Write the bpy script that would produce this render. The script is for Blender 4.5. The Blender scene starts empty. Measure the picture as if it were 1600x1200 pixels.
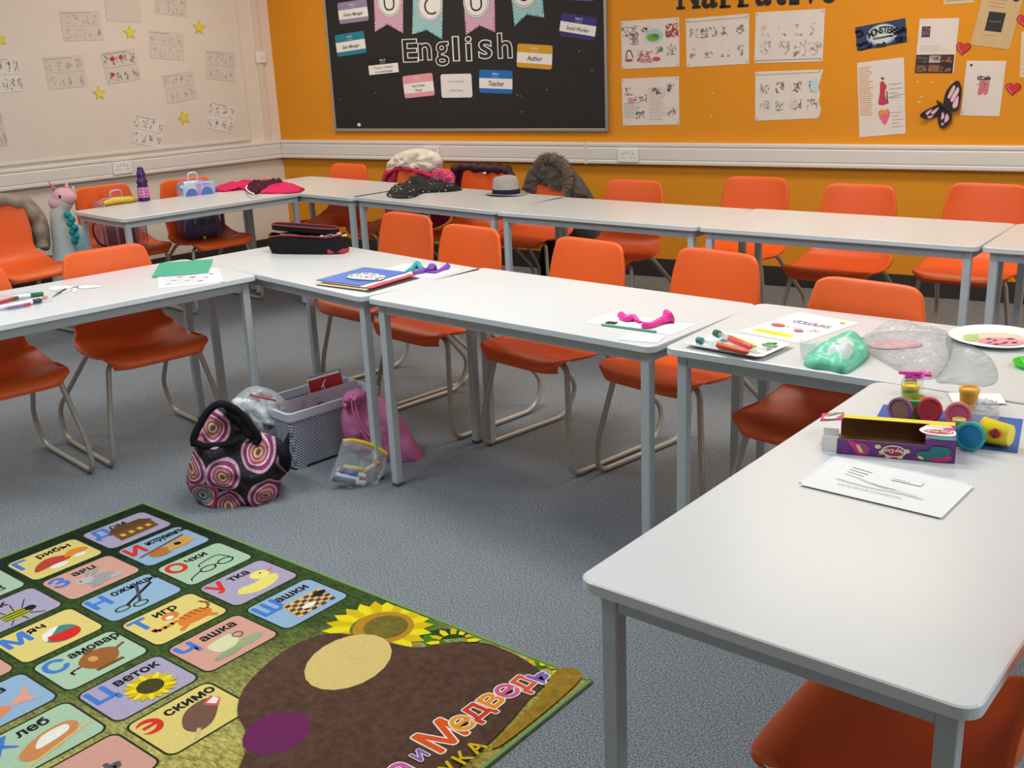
import bpy, bmesh, math, random
from math import sin, cos, pi, radians, sqrt, atan2
from mathutils import Vector, Matrix
import numpy as np

C = bpy.context.scene.collection
SC = bpy.context.scene

# ---------------------------------------------------------------- camera
F_PX, PITCH, ROLL, YAW = 1672.1, 0.305088, -0.0438483, 0.550921
CAM = np.array([6.10708, -6.57183, 1.51611])
fw = np.array([-sin(YAW)*cos(PITCH), cos(YAW)*cos(PITCH), -sin(PITCH)])
r0 = np.array([cos(YAW), sin(YAW), 0.0]); u0 = np.cross(r0, fw)
rr = cos(ROLL)*r0 + sin(ROLL)*u0
uu = -sin(ROLL)*r0 + cos(ROLL)*u0
cd = bpy.data.cameras.new('camera'); cam = bpy.data.objects.new('camera', cd); C.objects.link(cam)
cd.sensor_width = 36.0; cd.sensor_fit = 'HORIZONTAL'; cd.lens = F_PX*36.0/1600.0
cd.clip_start = 0.05; cd.clip_end = 100
cam.matrix_world = Matrix(((rr[0], uu[0], -fw[0], CAM[0]), (rr[1], uu[1], -fw[1], CAM[1]), (rr[2], uu[2], -fw[2], CAM[2]), (0, 0, 0, 1)))
SC.camera = cam

# ---------------------------------------------------------------- world, lamps, exposure
SC.view_settings.view_transform = 'Standard'; SC.view_settings.look = 'None'
SC.view_settings.gamma = 1.0; SC.view_settings.use_curve_mapping = False
SC.view_settings.exposure = -0.02
w = bpy.data.worlds.new('world'); SC.world = w; w.use_nodes = True
w.node_tree.nodes['Background'].inputs[0].default_value = (0.62, 0.78, 1.0, 1)
w.node_tree.nodes['Background'].inputs[1].default_value = 1.0

def area(name, loc, size, power, col, rot=(0, 0, 0)):
    l = bpy.data.lights.new(name, 'AREA'); l.shape = 'RECTANGLE'; l.size, l.size_y = size
    l.energy = power; l.color = col
    o = bpy.data.objects.new(name, l); o.location = loc; o.rotation_euler = rot; C.objects.link(o)
    return o
WARM = (1.0, 0.88, 0.73); COOL = (0.80, 0.92, 1.0); NEU = (1.0, 0.93, 0.84)
CZ = 2.66
for x in (1.3, 4.9, 8.3):
    area('ceiling_lamp', (x, -1.35, CZ), (1.2, 0.55), 29, WARM)
for x, e in ((1.3, 15), (4.3, 40), (7.4, 20)):
    area('ceiling_lamp', (x, -3.55, CZ), (1.2, 0.55), e, (0.96, 0.97, 0.97))
for x, e in ((0.6, 24), (3.4, 46), (7.2, 16)):
    area('ceiling_lamp', (x, -5.25, CZ), (1.2, 0.55), e, COOL)
# daylight through the window in the right wall
area('window_daylight', (9.35, -4.2, 1.5), (3.0, 1.5), 70, (0.72, 0.84, 1.0), (0, radians(-90), 0))

# ---------------------------------------------------------------- pixel -> place helpers (points on real planes)
def ray(x, y): return fw + (x-800)/F_PX*rr - (y-600)/F_PX*uu
def at(x, y, z=0.0):
    d = ray(x, y); return CAM + d*(z-CAM[2])/d[2]
def onback(x, y, Y=0.0):
    d = ray(x, y); return CAM + d*(Y-CAM[1])/d[1]
WS = 0.230077                      # the left wall runs x = WS*y
LN = np.array([1.0, -WS, 0.0]); LN /= np.linalg.norm(LN)      # its normal, into the room
def onleft(x, y, off=0.0):
    d = ray(x, y); return CAM + d*((off - LN@CAM)/(LN@d))

# ---------------------------------------------------------------- materials
def lin(c): return tuple(((v/255)/12.92 if v/255 <= .04045 else (((v/255)+.055)/1.055)**2.4) for v in c)
_M = {}
def M(rgb, rough=.55, var=.05, scale=40, metal=0.0, bump=0.0, bscale=200, alpha=1.0, trans=0.0, name=None, spec=.5, coat=0.0):
    key = (tuple(rgb), rough, var, scale, metal, bump, bscale, alpha, trans, spec, coat)
    if key in _M: return _M[key]
    m = bpy.data.materials.new(name or 'paint_%d_%d_%d' % tuple(int(v) for v in rgb)); m.use_nodes = True
    nt = m.node_tree; b = nt.nodes['Principled BSDF']
    c = lin(rgb)
    tc = nt.nodes.new('ShaderNodeTexCoord')
    if var > 0:
        n = nt.nodes.new('ShaderNodeTexNoise'); n.inputs['Scale'].default_value = scale; n.inputs['Detail'].default_value = 4
        nt.links.new(tc.outputs['Object'], n.inputs['Vector'])
        mx = nt.nodes.new('ShaderNodeMix'); mx.data_type = 'RGBA'
        mx.inputs['A'].default_value = (*[max(0, v*(1-2*var)) for v in c], 1)
        mx.inputs['B'].default_value = (*[min(1, v*(1+2*var)) for v in c], 1)
        nt.links.new(n.outputs['Fac'], mx.inputs['Factor']); nt.links.new(mx.outputs['Result'], b.inputs['Base Color'])
    else: b.inputs['Base Color'].default_value = (*c, 1)
    b.inputs['Roughness'].default_value = rough; b.inputs['Metallic'].default_value = metal
    b.inputs['Specular IOR Level'].default_value = spec
    b.inputs['Alpha'].default_value = alpha
    b.inputs['Transmission Weight'].default_value = trans
    b.inputs['Coat Weight'].default_value = coat
    if bump > 0:
        n2 = nt.nodes.new('ShaderNodeTexNoise'); n2.inputs['Scale'].default_value = bscale; n2.inputs['Detail'].default_value = 3
        nt.links.new(tc.outputs['Object'], n2.inputs['Vector'])
        bp = nt.nodes.new('ShaderNodeBump'); bp.inputs['Strength'].default_value = bump; bp.inputs['Distance'].default_value = .005
        nt.links.new(n2.outputs['Fac'], bp.inputs['Height']); nt.links.new(bp.outputs['Normal'], b.inputs['Normal'])
    _M[key] = m; return m

def clear_film(name, tint=(235, 240, 240), opac=.14, rough=.12, bs=16, bst=.9):
    m = bpy.data.materials.new(name); m.use_nodes = True; nt = m.node_tree
    for n in list(nt.nodes): nt.nodes.remove(n)
    out = nt.nodes.new('ShaderNodeOutputMaterial'); mix = nt.nodes.new('ShaderNodeMixShader')
    tr = nt.nodes.new('ShaderNodeBsdfTransparent'); tr.inputs[0].default_value = (.97, .98, .98, 1)
    b = nt.nodes.new('ShaderNodeBsdfPrincipled'); b.inputs['Base Color'].default_value = (*lin(tint), 1)
    b.inputs['Roughness'].default_value = rough; b.inputs['Specular IOR Level'].default_value = 1.0
    fr = nt.nodes.new('ShaderNodeLayerWeight'); fr.inputs[0].default_value = .35
    ad = nt.nodes.new('ShaderNodeMath'); ad.operation = 'MULTIPLY_ADD'; ad.inputs[1].default_value = .28; ad.inputs[2].default_value = opac
    nt.links.new(fr.outputs['Fresnel'], ad.inputs[0]); nt.links.new(ad.outputs[0], mix.inputs[0])
    tc = nt.nodes.new('ShaderNodeTexCoord'); n2 = nt.nodes.new('ShaderNodeTexNoise'); n2.inputs['Scale'].default_value = bs; n2.inputs['Detail'].default_value = 2
    nt.links.new(tc.outputs['Object'], n2.inputs['Vector'])
    bp = nt.nodes.new('ShaderNodeBump'); bp.inputs['Strength'].default_value = bst; bp.inputs['Distance'].default_value = .02
    nt.links.new(n2.outputs['Fac'], bp.inputs['Height']); nt.links.new(bp.outputs['Normal'], b.inputs['Normal']); nt.links.new(bp.outputs['Normal'], fr.inputs['Normal'])
    nt.links.new(tr.outputs[0], mix.inputs[1]); nt.links.new(b.outputs[0], mix.inputs[2]); nt.links.new(mix.outputs[0], out.inputs[0])
    return m
FILM = clear_film('clear_plastic_film')
FILM2 = clear_film('cloudy_plastic_film', opac=.34)
FILM3 = clear_film('thin_plastic_film', opac=.06)

# ---------------------------------------------------------------- mesh builder
class MB:
    def __init__(s): s.v = []; s.f = []; s.m = []
    def add(s, vs, fs, mi=0):
        k = len(s.v); s.v += [tuple(float(c) for c in v) for v in vs]
        for f in fs: s.f.append(tuple(i+k for i in f)); s.m.append(mi)
        return s
    def box(s, c, d, mi=0, rot=None):
        hx, hy, hz = d[0]/2, d[1]/2, d[2]/2
        vs = [Vector((x*hx, y*hy, z*hz)) for z in (-1, 1) for x, y in ((-1, -1), (1, -1), (1, 1), (-1, 1))]
        if rot is not None: vs = [rot @ v for v in vs]
        vs = [(v[0]+c[0], v[1]+c[1], v[2]+c[2]) for v in vs]
        return s.add(vs, [(0, 3, 2, 1), (4, 5, 6, 7), (0, 1, 5, 4), (1, 2, 6, 5), (2, 3, 7, 6), (3, 0, 4, 7)], mi)
    def prism(s, poly, z0, z1, mi=0, mside=None):
        n = len(poly)
        a = sum(poly[i][0]*poly[(i+1) % n][1]-poly[(i+1) % n][0]*poly[i][1] for i in range(n))
        if a < 0: poly = poly[::-1]
        k = [(x, y, z0) for x, y in poly]+[(x, y, z1) for x, y in poly]
        s.add(k, [tuple(range(n))[::-1]], mi if mside is None else mside)
        s.add(k, [tuple(range(n, 2*n))], mi)
        s.add(k, [(i, (i+1) % n, n+(i+1) % n, n+i) for i in range(n)], mi if mside is None else mside)
        return s
    def flat(s, poly, z, mi=0):
        n = len(poly); a = sum(poly[i][0]*poly[(i+1) % n][1]-poly[(i+1) % n][0]*poly[i][1] for i in range(n))
        if a < 0: poly = poly[::-1]
        return s.add([(x, y, z) for x, y in poly], [tuple(range(n))], mi)
    def grid(s, fn, nu, nv, mi=0, wrapu=False, wrapv=False, flip=False):
        vs = [fn(i/(nu-(0 if wrapu else 1)), j/(nv-(0 if wrapv else 1))) for i in range(nu) for j in range(nv)]
        fs = []
        for i in range(nu if wrapu else nu-1):
            for j in range(nv if wrapv else nv-1):
                a, b, c, d = i*nv+j, ((i+1) % nu)*nv+j, ((i+1) % nu)*nv+(j+1) % nv, i*nv+(j+1) % nv
                fs.append((a, d, c, b) if flip else (a, b, c, d))
        return s.add(vs, fs, mi)
    def lathe(s, prof, n=24, mi=0, M4=None, cap=True):
        vs = []
        for r, z in prof:
            for i in range(n):
                v = Vector((r*cos(2*pi*i/n), r*sin(2*pi*i/n), z)); vs.append(M4 @ v if M4 is not None else v)
        fs = [(j*n+i, j*n+(i+1) % n, (j+1)*n+(i+1) % n, (j+1)*n+i) for j in range(len(prof)-1) for i in range(n)]
        if cap:
            fs.append(tuple(range(n))[::-1]); fs.append(tuple((len(prof)-1)*n+i for i in range(n)))
        return s.add(vs, fs, mi)
    def tube(s, pts, r, n=8, mi=0, cap=True, closed=False):
        P = [Vector(p) for p in pts]; k = len(P); R = r if hasattr(r, '__len__') else [r]*k
        vs = []; up = None
        for i, p in enumerate(P):
            if closed: t = (P[(i+1) % k]-P[i-1])
            else: t = (P[min(i+1, k-1)]-P[max(i-1, 0)])
            t.normalize()
            if up is None:
                up = Vector((0, 0, 1)) if abs(t.z) < .9 else Vector((1, 0, 0))
            x = t.cross(up).normalized(); up = x.cross(t).normalized()
            for q in range(n):
                a = 2*pi*q/n; vs.append(p+R[i]*(cos(a)*x+sin(a)*up))
        fs = []
        for i in range(k if closed else k-1):
            for q in range(n): fs.append((i*n+q, i*n+(q+1) % n, ((i+1) % k)*n+(q+1) % n, ((i+1) % k)*n+q))
        if cap and not closed: fs.append(tuple(range(n))[::-1]); fs.append(tuple((k-1)*n+q for q in range(n)))
        return s.add(vs, fs, mi)
    def ellipsoid(s, c, r, nu=16, nv=10, mi=0, rot=None, fn=None):
        vs = []; fs = []
        for j in range(nv+1):
            th = pi*j/nv
            for i in range(nu):
                ph = 2*pi*i/nu; v = Vector((r[0]*sin(th)*cos(ph), r[1]*sin(th)*sin(ph), r[2]*cos(th)))
                if fn: v = fn(v)
                if rot is not None: v = rot @ v
                vs.append(v+Vector(c))
        for j in range(nv):
            for i in range(nu): fs.append((j*nu+i, (j+1)*nu+i, (j+1)*nu+(i+1) % nu, j*nu+(i+1) % nu))
        return s.add(vs, fs, mi)
    def build(s, name, mats, parent=None, smooth=False, M4=None, merge=False, bevel=0, angle=None):
        me = bpy.data.meshes.new(name)
        me.from_pydata(s.v, [], s.f)
        for m in (mats if isinstance(mats, (list, tuple)) else [mats]): me.materials.append(m)
        for i, p in enumerate(me.polygons): p.material_index = s.m[i]
        if merge or bevel:
            bm = bmesh.new(); bm.from_mesh(me); bmesh.ops.remove_doubles(bm, verts=bm.verts, dist=1e-5)
            bmesh.ops.recalc_face_normals(bm, faces=bm.faces)
            if bevel:
                es = [e for e in bm.edges if len(e.link_faces) == 2 and e.calc_face_angle(0) > .6]
                bmesh.ops.bevel(bm, geom=es, offset=bevel, segments=2, affect='EDGES', profile=.5, clamp_overlap=True)
            bm.to_mesh(me); bm.free()
        if smooth:
            for p in me.polygons: p.use_smooth = True
            if angle:
                try: me.set_sharp_from_angle(angle=radians(angle))
                except Exception: pass
        me.update()
        o = bpy.data.objects.new(name, me); C.objects.link(o)
        if parent is not None: o.parent = parent
        if M4 is not None: o.matrix_local = M4
        return o

def crv(pts, n=6, closed=False):
    P = [Vector(p) for p in pts]; out = []; k = len(P)
    for i in range(k if closed else k-1):
        if closed: a, b, c, d = P[i-1], P[i], P[(i+1) % k], P[(i+2) % k]
        else: a, b, c, d = P[max(i-1, 0)], P[i], P[i+1], P[min(i+2, k-1)]
        for j in range(n):
            t = j/n; out.append(.5*((2*b)+(c-a)*t+(2*a-5*b+4*c-d)*t*t+(3*b-a-3*c+d)*t**3))
    if not closed: out.append(P[-1])
    return out
def rrect(w, h, r, n=5, cx=0, cy=0):
    out = []
    for sx, sy, a0 in ((1, 1, 0), (-1, 1, 90), (-1, -1, 180), (1, -1, 270)):
        for i in range(n+1):
            a = radians(a0+90*i/n); out.append((cx+sx*(w/2-r)+r*cos(a), cy+sy*(h/2-r)+r*sin(a)))
    return out
def frame4(o, x, y, z=None):
    x = Vector(x).normalized(); y = Vector(y); y = (y-x*y.dot(x)).normalized(); z = x.cross(y)
    return Matrix(((x[0], y[0], z[0], o[0]), (x[1], y[1], z[1], o[1]), (x[2], y[2], z[2], o[2]), (0, 0, 0, 1)))
def noise3(x, y, z=0.0):
    from mathutils import noise
    return noise.noise(Vector((x, y, z)))

# ---------------------------------------------------------------- naming helpers
def thing(name, label, cat, loc=(0, 0, 0), rz=0.0, group=None, M4=None):
    o = bpy.data.objects.new(name, None); C.objects.link(o)
    o.empty_display_size = .05
    if M4 is not None: o.matrix_world = M4
    else: o.location = loc; o.rotation_euler = (0, 0, rz)
    return tag(o, label, cat, group)
def tag(o, label, cat, group=None, kind=None):
    o['label'] = label; o['category'] = cat
    if group: o['group'] = group
    if kind: o['kind'] = kind
    return o
def struct(o, label=None):
    o['kind'] = 'structure'
    if label: o['label'] = label
    return o
def dup(root, M4, label=None, group=None):
    r = root.copy(); C.objects.link(r); r.matrix_world = M4
    if label: r['label'] = label
    if group: r['group'] = group
    for ch in root.children:
        c = ch.copy(); C.objects.link(c); c.parent = r
        for g in ch.children:
            d = g.copy(); C.objects.link(d); d.parent = c
    return r
def RZ(loc, a): return Matrix.Translation(Vector(loc)) @ Matrix.Rotation(a, 4, 'Z')

# ================================================================ THE ROOM
cream = M((229, 218, 204), .85, .03, 6, bump=.05, bscale=300, name='cream_wall_paint')
orange_wall = M((226, 146, 16), .75, .02, 3, bump=.06, bscale=300, name='orange_wall_paint')
white_pvc = M((228, 223, 217), .38, .015, 10, name='white_pvc')
dark_skirt = M((52, 48, 48), .45, .05, 10, name='dark_skirting')
# carpet
def carpet_mat():
    m = bpy.data.materials.new('grey_carpet'); m.use_nodes = True; nt = m.node_tree; b = nt.nodes['Principled BSDF']
    tc = nt.nodes.new('ShaderNodeTexCoord')
    n = nt.nodes.new('ShaderNodeTexNoise'); n.inputs['Scale'].default_value = 210; n.inputs['Detail'].default_value = 5; n.inputs['Roughness'].default_value = .75
    n3 = nt.nodes.new('ShaderNodeTexNoise'); n3.inputs['Scale'].default_value = 5; n3.inputs['Detail'].default_value = 3
    nt.links.new(tc.outputs['Object'], n.inputs['Vector']); nt.links.new(tc.outputs['Object'], n3.inputs['Vector'])
    cr = nt.nodes.new('ShaderNodeValToRGB')
    cr.color_ramp.elements[0].position = .36; cr.color_ramp.elements[0].color = (*lin((50, 53, 56)), 1)
    cr.color_ramp.elements[1].position = .64; cr.color_ramp.elements[1].color = (*lin((176, 182, 187)), 1)
    nt.links.new(n.outputs['Fac'], cr.inputs['Fac'])
    mx = nt.nodes.new('ShaderNodeMix'); mx.data_type = 'RGBA'; mx.blend_type = 'MULTIPLY'; mx.inputs['Factor'].default_value = 1.0
    cr2 = nt.nodes.new('ShaderNodeValToRGB'); cr2.color_ramp.elements[0].color = (.86, .86, .86, 1); cr2.color_ramp.elements[1].color = (1, 1, 1, 1)
    nt.links.new(n3.outputs['Fac'], cr2.inputs['Fac']); nt.links.new(cr.outputs['Color'], mx.inputs['A']); nt.links.new(cr2.outputs['Color'], mx.inputs['B'])
    nt.links.new(mx.outputs['Result'], b.inputs['Base Color'])
    b.inputs['Roughness'].default_value = .95; b.inputs['Specular IOR Level'].default_value = .15
    bp = nt.nodes.new('ShaderNodeBump'); bp.inputs['Strength'].default_value = .6; bp.inputs['Distance'].default_value = .006
    nt.links.new(n.outputs['Fac'], bp.inputs['Height']); nt.links.new(bp.outputs['Normal'], b.inputs['Normal'])
    return m
CARPET = carpet_mat()
XR, YF, ZC = 9.4, -8.4, 2.7
poly = [(0, 0), (XR, 0), (XR, YF), (WS*YF, YF)]
struct(MB().prism(poly, -.1, 0).build('floor', CARPET))
struct(MB().prism(poly, ZC, ZC+.1).build('ceiling', M((238, 236, 230), .9, .02, 10)))
struct(MB().box((XR/2, .06, ZC/2-.05), (XR+.4, .12, ZC+.1)).build('wall_back', orange_wall))
LM = Matrix(((LN[0], -LN[1], 0, 0), (LN[1], LN[0], 0, 0), (0, 0, 1, 0), (0, 0, 0, 1)))   # local x: into room, local y: along the wall
# left wall in local frame: x<0 outside; y from -8.8 to 0
struct(MB().box((-.06, -4.35, ZC/2-.05), (.12, 8.7, ZC+.1)).build('wall_left', cream, M4=LM))
struct(MB().box((XR/2-1, YF-.06, ZC/2-.05), (XR+2.4, .12, ZC+.1)).build('wall_front', M((214, 205, 192), .85, .03, 6)))
mb = MB()
for c, d in (((XR+.06, -1.2, ZC/2-.05), (.12, 2.4, ZC+.1)), ((XR+.06, -7.2, ZC/2-.05), (.12, 2.4, ZC+.1)), ((XR+.06, -4.2, .35), (.12, 3.6, .9)), ((XR+.06, -4.2, 2.55), (.12, 3.6, .5))): mb.box(c, d)
struct(mb.build('wall_right', M((214, 205, 192), .85, .03, 6)))
mb = MB()
for y in (-5.97, -4.2, -2.43): mb.box((XR+.06, y, 1.55), (.07, .06, 1.5))
for z in (.83, 2.27): mb.box((XR+.06, -4.2, z), (.07, 3.6, .06))
wf = struct(mb.build('window_1', M((235, 235, 232), .4, .01)))
MB().box((XR+.06, -4.2, 1.55), (.01, 3.5, 1.42)).build('glass', FILM3, parent=wf)
# skirting
struct(MB().box((XR/2+.01, -.012, .061), (XR, .02, .122)).build('baseboard_back', dark_skirt))
struct(MB().box((.012, -4.3, .061), (.02, 8.4, .122)).build('baseboard_left', dark_skirt, M4=LM))
# dado trunking: body with a raised lid and lips
def trunk_profile(L, y0):
    pr = [(0, .745), (.048, .745), (.052, .750), (.052, .766), (.046, .770), (.046, .774), (.050, .778), (.050, .848), (.046, .852), (.046, .858), (.052, .862), (.052, .878), (.048, .884), (0, .884)]
    return pr
pr = trunk_profile(0, 0)
vs = [(.02, -a, z) for a, z in pr]+[(XR-.01, -a, z) for a, z in pr]; n = len(pr)
mb = MB(); mb.add(vs, [tuple(range(n)), tuple(range(n, 2*n))[::-1]]+[(i, n+i, n+(i+1) % n, (i+1) % n) for i in range(n)])
tb = struct(mb.build('trim_1', white_pvc, merge=True, bevel=.002))
for px in (915,): 
    x = onback(px, 240, -.05)[0]; MB().box((x, -.027, .8145), (.016, .056, .1425)).build('joint_cover', white_pvc, parent=tb, bevel=.002)
vs = [(a, -.045, z) for a, z in pr]+[(a, -8.3, z) for a, z in pr]
mb = MB(); mb.add(vs, [tuple(range(n))[::-1], tuple(range(n, 2*n))]+[(i, (i+1) % n, n+(i+1) % n, n+i) for i in range(n)])
struct(mb.build('trim_2', white_pvc, merge=True, bevel=.002, M4=LM))

# ================================================================ TABLES
top_m = M((211, 212, 210), .30, .012, 5, name='pale_grey_laminate')
edge_m = M((206, 212, 213), .5, .02, 30, name='grey_table_edge')
steel = M((180, 188, 192), .45, .03, 30, name='grey_painted_steel')
TH = .7087
def make_table(name, label, x, y, t, L, W):
    o = thing(name, label, 'table', (x, y, 0), radians(t), 'white topped classroom tables')
    mb = MB(); r = .030
    P = rrect(L, W, r, 7)
    Q = [(a*(1-.006/L), b*(1-.006/W)) for a, b in P]
    n = len(P); z0, z1, z2 = TH-.021, TH-.002, TH
    vs = [(a, b, z0) for a, b in Q]+[(a, b, z0+.002) for a, b in P]+[(a, b, z1) for a, b in P]+[(a, b, z2) for a, b in Q]
    mb.add(vs, [tuple(range(n))[::-1]], 1)
    for k in range(3): mb.add(vs, [(k*n+i, k*n+(i+1) % n, (k+1)*n+(i+1) % n, (k+1)*n+i) for i in range(n)], 0 if k == 2 else 1)
    mb.add(vs, [tuple(range(3*n, 4*n))], 0)
    mb.build('tabletop', [top_m, edge_m], o)
    a, b, q = L/2-.028, W/2-.028, .030
    mb = MB()
    for s in (-1, 1):
        mb.box((0, s*(b-q/2), z0-.019), (2*a-2*q, .024, .036)); mb.box((s*(a-q/2), 0, z0-.019), (.024, 2*b-2*q, .036))
    mb.build('apron', steel, o, bevel=.002)
    for sx in (-1, 1):
        for sy in (-1, 1):
            l = MB().box((sx*(a-q/2), sy*(b-q/2), (z0+.012)/2), (q, q, z0-.012)).build('leg', steel, o, bevel=.003)
            MB().box((sx*(a-q/2), sy*(b-q/2), .006), (q*.98, q*.98, .0125)).build('foot_cap', M((88, 88, 90), .6), l)
    return o
TABS = dict(
 A=(2.676, -4.068, 74.5, 1.2, .592), B=(3.257, -3.297, -14.95, 1.202, .582), C=(4.42, -3.546, -10.29, 1.188, .596),
 D=(5.612, -3.71, -7.21, 1.2, .6), E=(5.778, -4.666, 81.36, 1.227, .614), F=(1.105, -2.018, 76.79, 1.197, .616),
 G=(1.49, -1.21, -12.09, 1.221, .63), H=(2.639, -1.446, -13.18, 1.191, .59), I=(3.79, -1.676, -8.01, 1.172, .583),
 J=(4.965, -1.81, -6.41, 1.199, .6), K=(6.165, -1.93, -5.5, 1.2, .6))
TL = dict(
 A='white table at left of the inner row with green paper and pens', B='white table of the inner row holding the open black pencil case',
 C='white table of the inner row with pink balloons on white paper', D='white table of the inner row crowded with plastic bags and painting things',
 E='nearest white table, empty but for a stack of paper and modelling dough', F='white table near the cream wall with a banana and purple bottle',
 G='white corner table of the back row, bare top, beside the cream wall', H='white table of the back row with the grey hat and black spotted cloth',
 I='bare white table of the back row just right of the hat', J='bare white table of the back row, second from the right edge',
 K='white table of the back row cut off by the right edge of the photo')
for k, v in TABS.items(): make_table('classroom_table', TL[k], *v)

# ================================================================ CHAIRS
shell_m = M((230, 94, 28), .42, .03, 12, bump=.12, bscale=900, name='orange_polypropylene')
tube_m = M((178, 172, 162), .4, .03, 40, metal=.35, name='grey_enamelled_tube')
def chair_shell():
    prof = crv([(-.240, .800, 0), (-.222, .705, 0), (-.203, .605, 0), (-.190, .535, 0), (-.172, .482, 0), (-.130, .448, 0), (-.05, .434, 0), (.05, .436, 0), (.13, .441, 0), (.180, .433, 0), (.205, .409, 0)], 4)
    hw = crv([(.172, 0, 0), (.190, 0, 0), (.195, 0, 0), (.188, 0, 0), (.196, 0, 0), (.220, 0, 0), (.226, 0, 0), (.224, 0, 0), (.218, 0, 0), (.208, 0, 0), (.186, 0, 0)], 4)
    N = len(prof); U = [-1, -.985, -.94, -.82, -.6, -.3, 0, .3, .6, .82, .94, .985, 1]
    pts = []
    for i in range(N):
        p = prof[i]; q = prof[min(i+1, N-1)]-prof[max(i-1, 0)]; q.normalize()
        nrm = Vector((q[1], -q[0], 0))       # pointing to the sitter's side (forward / up) in (y,z)
        if nrm[1] < 0 and nrm[0] < 0: nrm = -nrm
        s = i/(N-1); wd = hw[i][0]
        row = []
        for u in U:
            wrap = abs(u)**3.0
            back = max(0.0, 1-s/.42)
            joint = max(0.0, 1-abs(s-.45)/.16)
            seat = max(0.0, min(1.0, (s-.5)/.1))
            d = .026*wrap*back+.030*wrap*joint+.008*wrap*seat*(1-max(0, (s-.8)/.2))
            # rounded upper corners
            zdrop = 0.0
            if i < 5: zdrop = max(0, abs(u)-.72)/.28; zdrop = (1-sqrt(max(0, 1-zdrop**2)))*.036*(1-i/5)
            if i > N-6: fr = (i-(N-6))/5; zz = max(0, abs(u)-.7)/.3; zf = (1-sqrt(max(0, 1-zz**2)))*.045*fr
            else: zf = 0
            y = p[0]+nrm[0]*d-zf; z = p[1]+nrm[1]*d-zdrop
            if abs(u) == 1:      # rolled rim
                y -= nrm[0]*.013; z -= nrm[1]*.013
            elif abs(u) > .98: y += nrm[0]*.0; z += 0
            row.append(((u if abs(u) < 1 else u*.995)*wd, y, z))
        pts.append(row)
    # top rim row
    pts.insert(0, [(x*.985, y-.013, z-.004) for x, y, z in pts[0]])
    pts.append([(x*.98, y-.006, z-.016) for x, y, z in pts[-1]])
    mb = MB(); R = len(pts); K = len(U)
    vs = [v for row in pts for v in row]
    mb.add(vs, [(i*K+j, (i+1)*K+j, (i+1)*K+j+1, i*K+j+1) for i in range(R-1) for j in range(K-1)])
    return mb
def bend(pts, r=.05, n=5):
    P = [Vector(p) for p in pts]; out = [P[0]]
    for i in range(1, len(P)-1):
        a = (P[i-1]-P[i]); b = (P[i+1]-P[i]); k = min(r if not hasattr(r, '__len__') else r[i], a.length*.48, b.length*.48)
        a.normalize(); b.normalize(); p0 = P[i]+a*k; p1 = P[i]+b*k
        for j in range(n+1):
            t = j/n; out.append((1-t)**2*p0+2*t*(1-t)*P[i]+t*t*p1)
    out.append(P[-1]); return out
def make_chair():
    o = thing('classroom_chair', 'orange plastic classroom chair', 'chair')
    s = chair_shell().build('seat_shell', shell_m, o, smooth=True)
    sm = s.modifiers.new('solid', 'SOLIDIFY'); sm.thickness = .005; sm.offset = 0
    ss = s.modifiers.new('sub', 'SUBSURF'); ss.levels = 1; ss.render_levels = 1
    for sx in (-1, 1):
        pts = [(sx*.10, .105, .418), (sx*.185, .105, .414), (sx*.238, .155, .13), (sx*.243, .152, .0125), (sx*.243, -.32, .0125), (sx*.236, -.385, .13), (sx*.175, -.11, .414), (sx*.10, -.11, .418)]
        MB().tube(bend(pts, [0, .05, .09, .05, .06, .07, .05, 0]), .0105, 10).build('leg', tube_m, o, smooth=True)
    MB().tube([(-.12, .105, .418), (.12, .105, .418)], .0105, 8).tube([(-.12, -.11, .418), (.12, -.11, .418)], .0105, 8).box((0, .0, .424), (.14, .2, .004)).build('crossbar', tube_m, o, smooth=False)
    return o
chair0 = make_chair(); used = [False]
def chair(px, py, face, label, z=.79, dx=0, dy=0):
    """px,py: pixel of the middle of the top of the backrest; face: heading in degrees"""
    p = at(px, py, z); a = radians(face)
    f = np.array([cos(a), sin(a), 0]); loc = p+f*.240; loc[2] = 0; loc[0] += dx; loc[1] += dy
    M4 = RZ(loc, a-pi/2)
    if not used[0]:
        used[0] = True; chair0.matrix_world = M4; chair0['label'] = label; chair0['group'] = 'orange classroom chairs'; return chair0, M4
    return dup(chair0, M4, label, 'orange classroom chairs'), M4
CH = {}
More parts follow.
